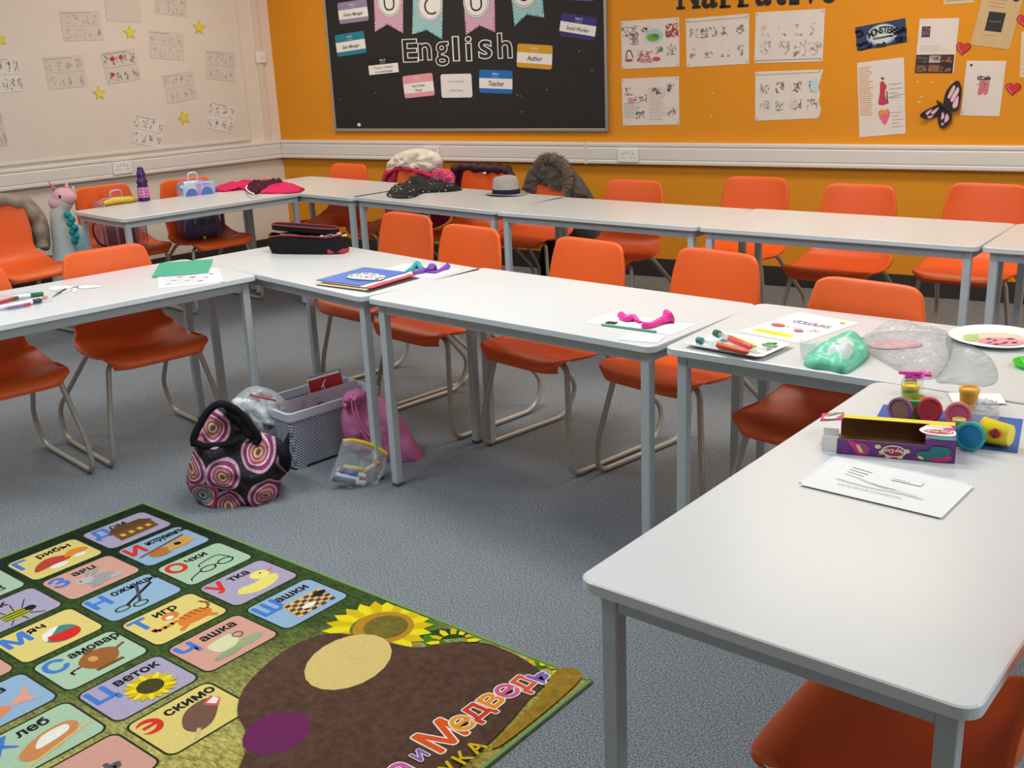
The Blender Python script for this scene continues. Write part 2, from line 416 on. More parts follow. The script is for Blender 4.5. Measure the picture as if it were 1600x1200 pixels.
for k, px, py, f, lab in (
 ('c1', 548, 258, 262, 'orange chair in the room corner, turned sideways under the corner table'),
 ('c2', 645, 262, 240, 'orange chair under the pink coat with the white hood'),
 ('c3', 762, 263, 266, 'orange chair under the dark purple quilted coat'),
 ('c4', 865, 266, 262, 'orange chair under the grey coat with the fur hood'),
 ('c5', 994, 284, 262, 'bare orange chair by the orange wall just right of the grey fur coat'),
 ('c6', 1184, 279, 264, 'bare orange chair by the orange wall, third from the right edge'),
 ('c7', 1346, 291, 262, 'bare orange chair by the orange wall, second from the right edge'),
 ('c8', 1546, 290, 264, 'bare orange chair by the orange wall at the right edge of the photo'),
 ('c9', 157, 292, -13, 'orange chair by the cream wall holding the clear pink backpack'),
 ('c10', 286, 281, -13, 'orange chair by the cream wall holding the shiny holographic backpack'),
 ('c11', -16, 318, -5, 'orange chair by the cream wall with the beige padded coat on it'),
 ('c12', 160, 391, -16, 'orange chair behind the green paper, pushed under the left table'),
 ('c13', -72, 428, -15, 'orange chair cut off by the left edge beside the pens'),
 ('c14', 640, 337, 256, 'orange chair right of the black pencil case, leftmost of its row'),
 ('c15', 740, 357, 256, 'orange chair standing behind the purple and green balloons'),
 ('c16', 925, 378, 254, 'orange chair behind the middle of the table with pink balloons'),
 ('c17', 1126, 396, 253, 'orange chair at the seam left of the pen tray'),
 ('c18', 1361, 444, 256, 'orange chair behind the clear plastic bag, under the cluttered table'),
): CH[k] = chair(px, py, f, lab)[1]
M4 = RZ((5.86, -4.99, 0), radians(172-90)); dup(chair0, M4, 'nearest orange chair at the bottom right, tucked under the nearest table', 'orange classroom chairs'); CH['c19'] = M4

# ================================================================ PRINTED SHEETS
_T = {}
def text_geo(body, off=0.0):
    k = (body, off)
    if k in _T: return _T[k]
    cu = bpy.data.curves.new('t', 'FONT'); cu.body = body; cu.size = 1.0; cu.offset = off; cu.resolution_u = 3
    ob = bpy.data.objects.new('t', cu); me = ob.to_mesh()
    vs = [(v.co.x, v.co.y) for v in me.vertices]; fs = [tuple(p.vertices) for p in me.polygons]
    ob.to_mesh_clear(); bpy.data.objects.remove(ob); bpy.data.curves.remove(cu)
    _T[k] = (vs, fs); return _T[k]
INK = M((40, 38, 40), .7, 0); GREYINK = M((120, 118, 122), .8, 0); FAINT = M((168, 162, 160), .8, 0); WHITE = M((238, 236, 232), .6, .01)
class Sheet(MB):
    def __init__(s, w, h, base, t=.0008, r=0, poly=None):
        super().__init__(); s.k = 1.0; s.w, s.h, s.t = w, h, t; s.mats = []; s.z = t; s.rnd = random.Random(7)
        if base is not None:
            P = poly or (rrect(w, h, r, 4, w/2, h/2) if r else [(0, 0), (w, 0), (w, h), (0, h)])
            s.prism(P, 0, t, s.mi(base))
    def mi(s, m):
        if m not in s.mats: s.mats.append(m)
        return s.mats.index(m)
    def up(s, d=.00022): s.z += d*s.k; return s
    def poly(s, P, m, rise=True):
        if rise: s.up()
        s.flat(P, s.z, s.mi(m)); return s
    def rect(s, x, y, w, h, m, a=0):
        c, n = cos(a), sin(a)
        return s.poly([(x+px*c-py*n, y+px*n+py*c) for px, py in ((0, 0), (w, 0), (w, h), (0, h))], m)
    def rr(s, x, y, w, h, r, m): return s.poly(rrect(w, h, r, 4, x+w/2, y+h/2), m)
    def ell(s, x, y, rx, ry, m, a=0, n=20, a0=0, a1=2*pi):
        c, q = cos(a), sin(a); P = []
        for i in range(n): t = a0+(a1-a0)*i/(n if a1-a0 > 6.2 else n-1); px, py = rx*cos(t), ry*sin(t); P.append((x+px*c-py*q, y+px*q+py*c))
        return s.poly(P, m)
    def blob(s, P, m, n=5):
        return s.poly([(v[0], v[1]) for v in crv([(a, b, 0) for a, b in P], n, True)], m)
    def line(s, P, wd, m, rise=True, smooth=0):
        if smooth: P = [(v[0], v[1]) for v in crv([(a, b, 0) for a, b in P], smooth)]
        if rise: s.up()
        k = s.mi(m)
        for (x0, y0), (x1, y1) in zip(P, P[1:]):
            dx, dy = x1-x0, y1-y0; L = math.hypot(dx, dy)
            if L < 1e-7: continue
            nx, ny = -dy/L*wd/2, dx/L*wd/2; ex, ey = dx/L*wd*.3, dy/L*wd*.3
            s.add([(x0-nx-ex, y0-ny-ey, s.z), (x1-nx+ex, y1-ny+ey, s.z), (x1+nx+ex, y1+ny+ey, s.z), (x0+nx-ex, y0+ny-ey, s.z)], [(0, 1, 2, 3)], k)
        return s
    def text(s, body, x, y, size, m, a=0, shear=0, off=0, align='L', sx=1.0):
        if off > .004 and any(ord(c) > 1000 for c in body):        # bold: the same glyphs laid side by side
            d = off*size; z = s.z; vs0 = text_geo(body, 0)[0]
            for k in range(8 if off > .03 else 4):
                s.z = z+(.00002*k); s.text(body, x+d*cos(k*pi/(4 if off > .03 else 2)), y+d*sin(k*pi/(4 if off > .03 else 2)), size, m, a, shear, 0, align, sx)
            return s
        vs, fs = text_geo(body, off); s.up()
        if not vs: return s
        x0 = min(v[0] for v in vs); x1 = max(v[0] for v in vs)
        sh = {'L': -x0, 'C': -(x0+x1)/2, 'R': -x1}[align]; c, q = cos(a), sin(a); out = []
        for vx, vy in vs:
            px = ((vx+sh)*sx+vy*shear)*size; py = vy*size; out.append((x+px*c-py*q, y+px*q+py*c, s.z))
        s.add(out, fs, s.mi(m)); return s
    def scrib(s, x, y, w, h, n, m, wd=.0012, seed=None):
        R = random.Random(seed if seed is not None else len(s.v)); s.up()
        for i in range(n):
            px, py = x+R.random()*w, y+R.random()*h; P = [(px, py)]
            for j in range(R.randint(2, 5)):
                px = min(x+w, max(x, px+R.uniform(-.3, .3)*w)); py = min(y+h, max(y, py+R.uniform(-.3, .3)*h)); P.append((px, py))
            s.line(P, wd, m, False, 3)
        return s
    def lines(s, x, y, w, h, n, m, wd=.0016, seed=1, frac=.85):
        R = random.Random(seed); s.up()
        for i in range(n):
            yy = y+h-(i+.5)*h/n; px = x
            end = x+w*R.uniform(frac*.7, 1)
            while px < end:
                l = R.uniform(.004, .014)
                s.line([(px, yy), (min(px+l, end), yy+R.uniform(-.0006, .0006))], wd, m, False); px += l+.003
        return s
    def make(s, name, M4, parent=None): return s.build(name, s.mats, parent, M4=M4)
def fitrect(q, fn):
    TL, TR, BR, BL = [np.array(fn(*p)) for p in q]
    ux = (TR-TL+BR-BL)/2; uy = (TL-BL+TR-BR)/2; w = np.linalg.norm(ux); h = np.linalg.norm(uy); ux /= w
    uy = uy-ux*(uy@ux); uy /= np.linalg.norm(uy); c = (TL+TR+BR+BL)/4; o = c-ux*w/2-uy*h/2
    return frame4(o, ux, uy), float(w), float(h)
def off_back(x, y): return onback(x, y, -.0015)
def off_left(x, y): return onleft(x, y, .0115)
def off_board(x, y): return onback(x, y, -.0192)
def star(cx, cy, r, a0=pi/2, k=.45):
    return [(cx+(r if i % 2 == 0 else r*k)*cos(a0+i*pi/5), cy+(r if i % 2 == 0 else r*k)*sin(a0+i*pi/5)) for i in range(10)]

# ---------------------------------------------------------------- whiteboard on the cream wall (local wall frame)
def lw(x, y):
    p = onleft(x, y, .01); return (LN[1]*-1*-1*0 + (-p[0]*-LN[1]*-1 if False else 0), 0)
def lwyz(x, y):
    p = onleft(x, y, .01); yl = -p[0]*LN[1]+p[1]*LN[0]; return float(yl), float(p[2])
yr, zb = lwyz(391, 219); zt = 1.98; yl = -2.75
wb = thing('whiteboard', 'large white pinned-over board on the cream wall above the trunking', 'whiteboard', M4=LM)
MB().box((.005, (yr+yl)/2, (zb+zt)/2), (.009, yr-yl-.03, zt-zb-.03)).build('panel', M((224, 214, 202), .4, .02, 8), wb)
fm = M((222, 216, 208), .35, .02); mb = MB()
for z in (zb+.009, zt): mb.box((.010, (yr+yl)/2, z), (.018, yr-yl, .020))
for y in (yr-.008, yl): mb.box((.010, y, (zb+zt)/2), (.018, .022, zt-zb))
mb.build('frame', fm, wb, bevel=.003)
# cable conduit between the board and the corner, with a small switch box
y1, _ = lwyz(402, 60)
struct(MB().box((.011, y1, 1.78), (.022, .045, 1.82)).build('trim_3', M((224, 212, 196), .5, .02), M4=LM, bevel=.003))
y2, z2 = lwyz(394, 90); y2 = lwyz(395, 90)[0]
sw = thing('wall_switch', 'small square white switch plate on the conduit beside the corner', 'switch', M4=LM @ Matrix.Translation((0.022, y1, z2)))
MB().box((.006, 0, 0), (.012, .085, .085)).build('plate', WHITE, sw, bevel=.003)
MB().box((.014, 0, 0), (.006, .022, .034)).build('rocker', M((225, 222, 216), .3), sw, bevel=.001)

paper_l = M((214, 203, 192), .8, .02, 30); paper_w = M((228, 222, 214), .8, .02, 30)
LP = [
 ('a', [(95, 18), (157, 16), (160, 63), (98, 64)], 'faint', 'faint pencil sheet on the whiteboard, upper left, left of the top two stars'),
 ('b', [(163, -10), (221, -8), (219, 36), (166, 31)], 'blank', 'greyish sheet cut by the photo top, above the upper star'),
 ('c', [(241, -12), (292, -8), (292, 27), (243, 20)], 'faint', 'pencil sheet cut by the photo top beside the rightmost star'),
 ('d', [(231, 46), (288, 53), (287, 94), (236, 91)], 'faint', 'pale pencil sheet between the two upper right stars'),
 ('e', [(-14, 90), (30, 88), (37, 142), (-10, 146)], 'dark', 'pencil comic sheet cut by the left edge of the photo'),
 ('f', [(66, 90), (130, 85), (136, 135), (78, 140)], 'faint', 'pale sheet with faint figures left of the heart drawings'),
 ('g', [(158, 83), (211, 74), (219, 124), (167, 132)], 'hearts', 'tilted comic sheet with small red hearts above the lower star'),
 ('h', [(254, 118), (300, 110), (309, 153), (262, 162)], 'faint', 'tilted folded pencil sheet above the lowest star'),
 ('i', [(321, 78), (366, 82), (368, 127), (322, 123)], 'faint', 'pencil sheet by the board edge, upper of the rightmost two'),
 ('j', [(326, 157), (369, 166), (364, 209), (322, 199)], 'dark', 'pencil sheet by the board edge, lower of the rightmost two'),
 ('k', [(216, 179), (257, 187), (253, 232), (199, 221)], 'dark', 'slanted comic sheet lowest on the whiteboard near the trunking'),
 ('l', [(-20, 175), (2, 174), (12, 226), (-20, 232)], 'faint', 'curling sheet low at the left edge of the photo')]
RED = M((196, 50, 52), .7); PINK = M((220, 130, 140), .7); PENCIL = M((140, 132, 132), .8, 0); PENC2 = M((105, 98, 100), .8, 0)
for i, (k, q, kind, lab) in enumerate(LP):
    M4, W, H = fitrect(q, off_left); s = Sheet(W, H, paper_l if kind != 'dark' else paper_w)
    ink = {'faint': FAINT, 'blank': FAINT, 'dark': PENCIL, 'hearts': PENC2}[kind]
    if kind != 'blank':
        s.line([(0.01, H/2), (W-.01, H/2)], .0018, ink)
        for a in range(4):
            for b in range(2):
                s.scrib((a+.15)*W/4, (b+.15)*H/2, W/4*.65, H/2*.6, 4 if kind == 'faint' else 7, ink, .002, seed=i*50+a*2+b)
        s.lines(.01, H*.9, W*.8, H*.07, 1, ink, .003, seed=i)
    if kind == 'hearts':
        for x, y, r in ((.3, .76, .02), (.55, .78, .018), (.2, .28, .017)): s.ell(W*x, H*y, r, r*.8, RED, n=8)
    tag(s.make('paper_sheet', M4), lab, 'paper', 'comic sheets on the whiteboard')
for x, y, rot, lab in ((1, 62, .2, 'yellow paper star cut by the left edge of the photo'), (203, 51, .0, 'yellow paper star at the top, left of the pale pencil sheet'), (311, 43, -.15, 'rightmost upper yellow paper star on the whiteboard'),
                     (155, 146, .0, 'yellow paper star below the heart comic sheet'), (287, 184, .25, 'lowest yellow paper star, right of the slanted comic sheet')):
    p = onleft(x, y, .0115); d = onleft(x+11, y, .0115); r = float(np.linalg.norm(d-p))*.95
    s = Sheet(1, 1, M((214, 196, 52), .6, .08, 60), .003, poly=star(0, 0, r, pi/2+rot)); s.poly(star(0, 0, r*.7, pi/2+rot), M((226, 212, 80), .6, .05))
    tag(s.make('paper_star', frame4(p, (-LN[1]*-1*-1, LN[0], 0), (0, 0, 1))), lab, 'star', 'yellow stars on the whiteboard')

# ---------------------------------------------------------------- sockets
def socket(M4, label):
    o = thing('double_socket', label, 'socket', M4=M4)
    MB().box((0, 0, .005), (.146, .086, .010)).build('plate', WHITE, o, bevel=.003)
    mb = MB()
    for sx in (-1, 1):
        mb.box((sx*.036, .013, .0102), (.0045, .009, .001)); mb.box((sx*.036-.011, -.012, .0102), (.0075, .004, .001)); mb.box((sx*.036+.011, -.012, .0102), (.0075, .004, .001))
    mb.build('pin_slots', INK, o)
    mb = MB()
    for sx in (-1, 1): mb.box((sx*.013, .026, .012), (.010, .017, .005))
    mb.build('rocker_switches', M((228, 224, 218), .3), o)
    return o
for px, py, lab in ((675, 238, 'white double socket on the back trunking behind the pink coat'), (981.5, 243, 'white double socket on the back trunking under the left drawings')):
    p = onback(px, py, -.051); socket(frame4(p, (1, 0, 0), (0, 0, 1)), lab)
p = onleft(191, 262, .051); socket(frame4(p, (-LN[1]*-1*-1, LN[0], 0), (0, 0, 1)), 'white double socket on the left trunking above the yellow banana')

# ---------------------------------------------------------------- the black display board
x0, x1, z0, z1 = .59, 2.905, .962, 2.16
bd = thing('display_board', 'big black display board on the orange wall headed English', 'display board', ((x0+x1)/2, -.001, 0))
X = (x1-x0)
MB().box((0, -.009, (z0+z1)/2), (X-.02, .018, z1-z0-.02)).build('panel', M((34, 31, 32), .75, .10, 14, bump=.05, bscale=500), bd)
mb = MB(); al = M((178, 176, 172), .35, .02, metal=.7)
for z in (z0, z1): mb.box((0, -.012, z), (X, .024, .022))
for sx in (-1, 1): mb.box((sx*X/2, -.012, (z0+z1)/2), (.020, .024, z1-z0+.022))
mb.build('frame', al, bd, bevel=.003)
TAGS = [
 ([(527, 5), (573, -2), (576, 32), (531, 38)], (150, 138, 172), ['Events Manager'], 'lilac name badge reading Events Manager, top left of the board'),
 ([(524, 55), (569, 48), (572, 82), (526.6, 89.5)], (24, 132, 158), ['Sales Manager'], 'teal name badge reading Sales Manager'),
 ([(574.5, 91), (620, 86), (624.5, 119), (578, 124)], (22, 22, 24), ['Teacher of English', 'as a second language'], 'black and white name badge reading Teacher of English'),
 ([(628, 119), (675, 114), (680, 148.5), (633.6, 154)], (232, 160, 170), ['Multi Media', 'Manager'], 'pink name badge reading Multi Media Manager'),
 ([(688.6, 116), (736.5, 115), (738.5, 152), (690, 153)], (236, 232, 230), ['Your journey', '', 'starts here...'], 'plain white badge reading Your journey starts here'),
 ([(749, 109), (801, 110), (800.6, 147), (749, 144.5)], (24, 112, 190), ['Teacher'], 'bright blue name badge reading Teacher'),
 ([(809, 67.5), (864, 71.5), (862, 108.7), (807, 105)], (214, 160, 32), ['Author'], 'mustard name badge reading Author'),
 ([(878, 19), (933, 28.7), (929.5, 64), (873, 55.7)], (46, 44, 120), ['Social Worker'], 'navy name badge reading Social Worker'),
 ([(871, -32), (930, -29), (927, 2), (870, -1)], (110, 70, 150), ['Manager'], 'purple name badge cut off by the top edge of the photo')]
for q, col, txt, lab in TAGS:
    M4, W, H = fitrect(q, off_board); s = Sheet(W, H, M(col, .45, .03), .0015, r=.016)
    lt = WHITE
    if col[0] > 235: ts, y = .021, .66
    else:
        s.rect(0, H*.20, W, H*.44, lt); ts = .030 if len(txt) == 1 else .019
        s.text('HELLO', W/2, H*.80, .018, lt, off=.01, align='C'); s.text('MY NAME IS', W/2, H*.69, .009, lt, align='C')
    if len(txt) == 3:
        s.text(txt[0], W/2, H*.64, .024, GREYINK, align='C', shear=.2); s.text(txt[2], W/2, H*.26, .024, GREYINK, align='C', shear=.2)
    elif len(txt) == 2:
        s.text(txt[0], W/2, H*.45, .024, INK, align='C', shear=.2); s.text(txt[1], W/2, H*.26, .024, INK, align='C', shear=.2, sx=.8)
    else: s.text(txt[0], W/2, H*.32, .046 if len(txt[0]) < 10 else .034, INK, align='C', shear=.25, sx=.85, off=.01)
    tag(s.make('name_badge', M4), lab, 'badge', 'name badges on the black board')
# bunting flags
def dots(s, P, col):
    pass
FL = [([(583, -40), (630, -40), (630, 52), (605.5, 38), (586, 50)], 'p', (608, 2), 'U', 'leftmost pink dotted bunting flag with a white letter disc'),
      ([(646, -40), (693, -40), (691, 62), (667, 47), (644, 54)], 't', (672, 8), 'C', 'left teal dotted bunting flag with a white letter disc'),
      ([(722, -40), (772, -40), (774, 50.6), (750, 40), (728, 55)], 'p', (744, 2), 'U', 'right pink dotted bunting flag with a white letter disc'),
      ([(795, -40), (845, -40), (850.6, 27.7), (822.6, 23), (804, 41)], 't', (819, -14), 'S', 'rightmost teal dotted bunting flag with a white letter disc')]
for P, k, (cx, cy), ch, lab in FL:
    W3 = [off_board(*p) for p in P]; o = W3[0].copy(); o[2] = min(v[2] for v in W3)
    L = [(v[0]-o[0], v[2]-o[2]) for v in W3]
    base = M((196, 130, 168) if k == 'p' else (96, 168, 176), .6, .03); dc = M((226, 200, 216) if k == 'p' else (196, 224, 226), .6, 0)
    s = Sheet(1, 1, base, .0012, poly=L); s.up()
    xa, xb = min(p[0] for p in L), max(p[0] for p in L); zb_ = 0
    r = .0068; yy = .012; row = 0; di = s.mi(dc)
    def inside(x, y):
        c = False; n = len(L)
        for i in range(n):
            (ax, ay), (bx, by) = L[i], L[(i+1) % n]
            if (ay > y) != (by > y) and x < (bx-ax)*(y-ay)/(by-ay)+ax: c = not c
        return c
    while yy < max(p[1] for p in L):
        x = xa+(.0 if row % 2 else .011)
        while x < xb:
            if all(inside(x+dx, yy+dy) for dx, dy in ((r, 0), (-r, 0), (0, r), (0, -r))):
                s.flat([(x+r*cos(a*pi/4), yy+r*sin(a*pi/4)) for a in range(8)], s.z, di)
            x += .022
        yy += .0115; row += 1
    c = off_board(cx, cy); c = (c[0]-o[0], c[2]-o[2])
    s.ell(c[0], c[1], .107, .107, GREYINK, n=28); s.ell(c[0], c[1], .104, .104, WHITE, n=28); s.up()
    s.line([(c[0]+.094*cos(t*pi/14), c[1]+.094*sin(t*pi/14)) for t in range(29)], .003, INK)
    s.text(ch, c[0], c[1]-.065, .17, INK, align='C', off=-.01)
    tag(s.make('bunting_flag', frame4(o, (1, 0, 0), (0, 0, 1))), lab, 'bunting', 'bunting flags on the black board')
# outlined letters of the word English
for ch, (xl, xr_), (yt, yb), nm in (('E', (630, 652), (60, 98), 'capital E'), ('n', (654, 674), (66, 95), 'n'), ('g', (681, 701), (64, 104), 'g'), ('l', (708, 717), (56, 96), 'l'), ('i', (728, 737), (56, 96), 'i'), ('s', (748, 769), (61, 93), 's'), ('h', (778, 800), (50, 92), 'h')):
    a = off_board(xl, yb); b = off_board(xr_, yt); vs, fs = text_geo(ch, .035)
    X0, X1 = min(v[0] for v in vs), max(v[0] for v in vs); Y0, Y1 = min(v[1] for v in vs), max(v[1] for v in vs)
    w_, h_ = b[0]-a[0], b[2]-a[2]
    s = Sheet(1, 1, None, .0008)
    for lay, (offv, m) in enumerate(((.035, WHITE), (.006, M((34, 31, 32), .75, 0)))):
        V, Fc = text_geo(ch, offv); s.up(.0006)
        s.add([((v[0]-X0)/(X1-X0)*w_, (v[1]-Y0)/(Y1-Y0)*h_, s.z) for v in V], Fc, s.mi(m))
    tag(s.make('paper_letter', frame4(a, (1, 0, 0), (0, 0, 1))), 'white outlined paper letter %s of the word English' % nm, 'letter', 'letters of English on the black board')

# ---------------------------------------------------------------- black letters NARRATIVE along the photo's top
zN = onback(1180, 10, -.002)[2]
for ch, xl, xr_, yb, nm in (('N', 1060, 1092, 15, 'capital N'), ('a', 1096, 1121, 14, 'first a'), ('r', 1126, 1149, 13, 'first r'), ('r', 1154, 1177, 11.5, 'second r'), ('a', 1180, 1205, 10, 'second a'), ('t', 1209, 1228, 9, 't'), ('i', 1232, 1250, 8, 'i'), ('v', 1254, 1279, 6.5, 'v'), ('e', 1282, 1305, 6, 'e')):
    a = onback(xl, yb, -.001); b = onback(xr_, yb, -.001); V, Fc = text_geo(ch, .02)
    X0, X1 = min(v[0] for v in V), max(v[0] for v in V); Y0 = min(v[1] for v in V)
    sc = (b[0]-a[0])/(X1-X0); ss = .26; mb = MB()
    vs = [((v[0]-X0)*sc, (v[1]-Y0)*ss, .002) for v in V]; mb.add(vs, Fc)
    if ch in 'Nri':       # slab serifs at the feet, as in typewriter lettering
        w_ = b[0]-a[0]
        for u in ((.12, .88) if ch == 'N' else (.3,) if ch == 'r' else (.5,)): mb.box((w_*u, .008, .0012), (w_*(.42 if ch == 'N' else .75), .016, .0016))
    tag(mb.build('wall_letter', M((24, 22, 24), .6, 0), M4=frame4(a, (1, 0, 0), (0, 0, 1))), 'black lettering on the orange wall, %s of the word Narrative' % nm, 'letter', 'letters of Narrative on the orange wall')

# ---------------------------------------------------------------- drawings and posters on the orange wall
C_ = lambda *c: M(c, .7, .03, 60)
paper_o = M((226, 216, 208), .8, .03, 12, bump=.15, bscale=18)
def pins(s, W, H):
    for x, y in ((.006, .006), (W-.02, .006), (.006, H-.02), (W-.02, H-.02)): s.rect(x, y, .012, .012, C_(190, 182, 174))
def poster(q, lab, draw, base=None, name='drawing', cat='drawing', grp='pupils drawings on the orange wall', poly=None, fn=off_back):
    M4, W, H = fitrect(q, fn); s = Sheet(W, H, base or paper_o, .001, poly=[(a*W, b*H) for a, b in poly] if poly else None)
    draw(s, W, H); return tag(s.make(name, M4), lab, cat, grp)
def d1(s, W, H):
    pins(s, W, H); s.ell(W*.57, H*.66, W*.16, H*.15, C_(170, 205, 205)); s.ell(W*.56, H*.63, W*.11, H*.08, C_(120, 165, 60)); s.ell(W*.6, H*.65, W*.05, H*.04, C_(80, 130, 50))
    s.scrib(W*.02, H*.5, W*.28, H*.38, 16, C_(130, 110, 115), .003, 3); s.scrib(W*.78, H*.62, W*.2, H*.26, 22, C_(205, 70, 80), .004, 4)
    s.line([(W*.08, H*.22), (W*.1, H*.36), (W*.16, H*.38), (W*.2, H*.24)], .006, INK, smooth=4); s.ell(W*.13, H*.18, W*.07, H*.03, C_(170, 70, 80))
    s.scrib(W*.28, H*.12, W*.25, H*.24, 18, C_(205, 110, 120), .003, 5); s.ell(W*.61, H*.18, W*.07, H*.045, C_(205, 80, 90)); s.scrib(W*.6, H*.28, W*.12, H*.16, 8, C_(90, 150, 150), .003, 6); s.scrib(W*.8, H*.25, W*.15, H*.25, 8, C_(130, 130, 130), .003, 7)
    s.scrib(W*.36, H*.72, W*.1, H*.12, 8, C_(70, 70, 70), .003, 9)
def d2(s, W, H):
    pins(s, W, H); s.line([(W*.02, H*.93), (W*.98, H*.93)], .004, FAINT)
    for i, x in enumerate((.12, .28, .42, .58, .85)): s.scrib(W*x-.02, H*.6, .05, H*.18, 8, (PENCIL, PENC2, C_(150, 140, 70), PENCIL, PENC2)[i], .0025, i+20)
    for i, x in enumerate((.1, .36, .62, .84)): s.scrib(W*x-.02, H*.18, .05, H*.2, 5, FAINT if i in (1, 2) else PENCIL, .0025, i+30)
    s.lines(W*.25, H*.55, W*.08, H*.22, 3, PENC2, .003)
def d3(s, W, H):
    pins(s, W, H)
    for i, x in enumerate((.08, .34, .58, .8)):
        s.scrib(W*x, H*.52, .05, H*.22, 4, FAINT, .0022, i+40); s.scrib(W*x, H*.12, .07, H*.3, 9, FAINT, .0022, i+50)
    s.line([(W*.02, H*.05), (W*.98, H*.06)], .004, FAINT)
def d4(s, W, H):
    pins(s, W, H); s.lines(W*.03, H*.15, W*.3, H*.35, 9, PENC2, .002, 2); s.lines(W*.48, H*.1, W*.3, H*.7, 15, PENCIL, .002, 3, .9)
    for i, (x, y, c) in enumerate(((.05, .65, C_(150, 120, 120)), (.12, .48, C_(205, 120, 140)), (.3, .5, C_(190, 140, 130)), (.55, .66, PENC2), (.8, .7, C_(110, 120, 150)), (.25, .15, PENC2), (.8, .2, C_(150, 150, 90)))): s.scrib(W*x, H*y, W*.14, H*.15, 9, c, .003, i+60)
    s.ell(W*.17, H*.53, W*.05, H*.06, C_(216, 150, 160))
def d5(s, W, H):
    pins(s, W, H); s.line([(W*.02, H*.93), (W*.95, H*.93)], .004, FAINT)
    for i in range(4):
        for j in range(2): s.scrib(W*(.08+.24*i), H*(.2+.36*j), W*.14, H*.2, 8, (PENCIL, PENC2, PENC2, C_(150, 190, 210))[i] if j else (FAINT, C_(150, 180, 180), PENC2, FAINT)[i], .0028, i*3+j+70)
    s.ell(W*.9, H*.68, W*.06, H*.14, C_(190, 214, 226)); s.ell(W*.6, H*.3, W*.07, H*.07, C_(200, 202, 206))
poster([(970, 33.5), (1061, 27), (1062, 104), (972, 108)], 'colourful drawing with a green patch and red figures, beside the black board', d1)
poster([(1071, 30), (1170, 20.6), (1171, 100), (1073, 104.6)], 'pencil comic drawing under the first letters of Narrative', d2)
poster([(1180, 19.6), (1288.6, 13.5), (1286, 96), (1179.6, 98.5)], 'almost blank faint drawing sheet, upper right of the group of five', d3)
poster([(971, 123.5), (1061.6, 119), (1060.8, 195), (973.4, 196)], 'densely written drawing sheet, lower left beside the black board', d4)
poster([(1181, 112), (1286, 107), (1281, 186), (1179, 189)], 'drawing sheet with a torn right edge and pale blue circle', d5,
       poly=[(0, 0), (.97, .02), (1.0, .2), (.965, .35), (.98, .5), (.955, .65), (1.02, .98), (0, 1)])
def dm(s, W, H):
    s.ell(W*.52, H*.5, W*.31, H*.44, C_(150, 170, 190), n=30); s.ell(W*.52, H*.52, W*.26, H*.38, C_(206, 214, 216), n=30)
    for x, y, a, b in ((.0, .0, .3, .3), (.7, .35, .3, .3), (.0, .55, .15, .3), (.78, .05, .2, .25)): s.scrib(W*x, H*y, W*a, H*b, 12, C_(24, 36, 66), .006, int(x*9))
    s.blob([(W*.38, 0), (W*.42, H*.16), (W*.5, H*.12), (W*.55, H*.2), (W*.6, 0)], C_(40, 34, 40))
    for i, ch in enumerate('MONSTER'):
        t = (i-3)/3; s.text(ch, W*(.52+t*.21), H*(.56-.10*t*t), .050, C_(34, 34, 44), a=-t*.25, off=.03, align='C', sx=.9)
    s.scrib(W*.35, H*.36, W*.35, H*.08, 8, C_(70, 70, 84), .003, 4)
poster([(1336, 43), (1414.6, 28), (1417.5, 66), (1339.7, 79.5)], 'small dark blue poster with a full moon and the word MONSTER', dm, base=C_(44, 62, 98), name='moon_poster', cat='poster', grp=None)
def dt(s, W, H):
    s.lines(W*.03, H*.28, W*.3, H*.66, 24, C_(206, 140, 60), .0042, 5, .98)
    s.blob([(W*.44, H*.42), (W*.62, H*.42), (W*.58, H*.56), (W*.62, H*.66), (W*.5, H*.7), (W*.47, H*.56)], C_(190, 56, 84)); s.ell(W*.53, H*.68, .014, .018, C_(200, 60, 60)); s.line([(W*.64, H*.42), (W*.62, H*.58)], .006, INK)
    s.scrib(W*.5, H*.72, W*.08, H*.05, 4, INK, .003, 3)
    s.blob([(W*.56, H*.14), (W*.68, H*.29), (W*.62, H*.35), (W*.56, H*.33), (W*.5, H*.35), (W*.43, H*.29)], C_(226, 110, 140)); s.ell(W*.5, H*.31, .013, .013, C_(230, 150, 50)); s.ell(W*.6, H*.31, .013, .013, C_(230, 150, 50))
    s.lines(W*.68, H*.46, W*.28, H*.24, 4, FAINT, .003, 6); s.lines(W*.72, H*.08, W*.24, H*.24, 5, C_(210, 160, 170), .003, 7); s.line([(W*.66, H*.5), (W*.98, H*.53)], .003, FAINT)
poster([(1336, 98), (1413.6, 90), (1414, 208), (1346, 215)], 'tall white sheet with orange writing, a red figure and pink heart', dt, name='story_sheet', cat='paper', grp=None)
def dp(s, W, H):
    s.rect(W*.08, H*.66, W*.22, H*.2, C_(70, 66, 88)); s.scrib(W*.1, H*.68, W*.18, H*.16, 6, C_(190, 130, 150), .005, 2); s.lines(W*.08, H*.4, W*.8, H*.12, 3, FAINT, .002)
    s.rect(W*.0, H*.0, W*.97, H*.34, C_(52, 38, 38))
    R = random.Random(5)
    for i in range(3):
        for j in range(2):
            s.rect(W*(.02+.32*i), H*(.02+.17*j), W*.29, H*.13, C_(*[(96, 60, 46), (60, 54, 60), (130, 90, 64), (180, 176, 174), (46, 36, 40), (84, 50, 40)][i*2+j])); s.scrib(W*(.03+.32*i), H*(.03+.17*j), W*.25, H*.1, 6, C_(190+R.randint(-80, 30), 140, 110), .004, i*2+j)
poster([(1435.5, 29.5), (1497.5, 28), (1491.6, 114), (1431, 114)], 'white sheet with a strip of small dark photographs along its foot', dp, name='photo_sheet', cat='paper', grp=None)
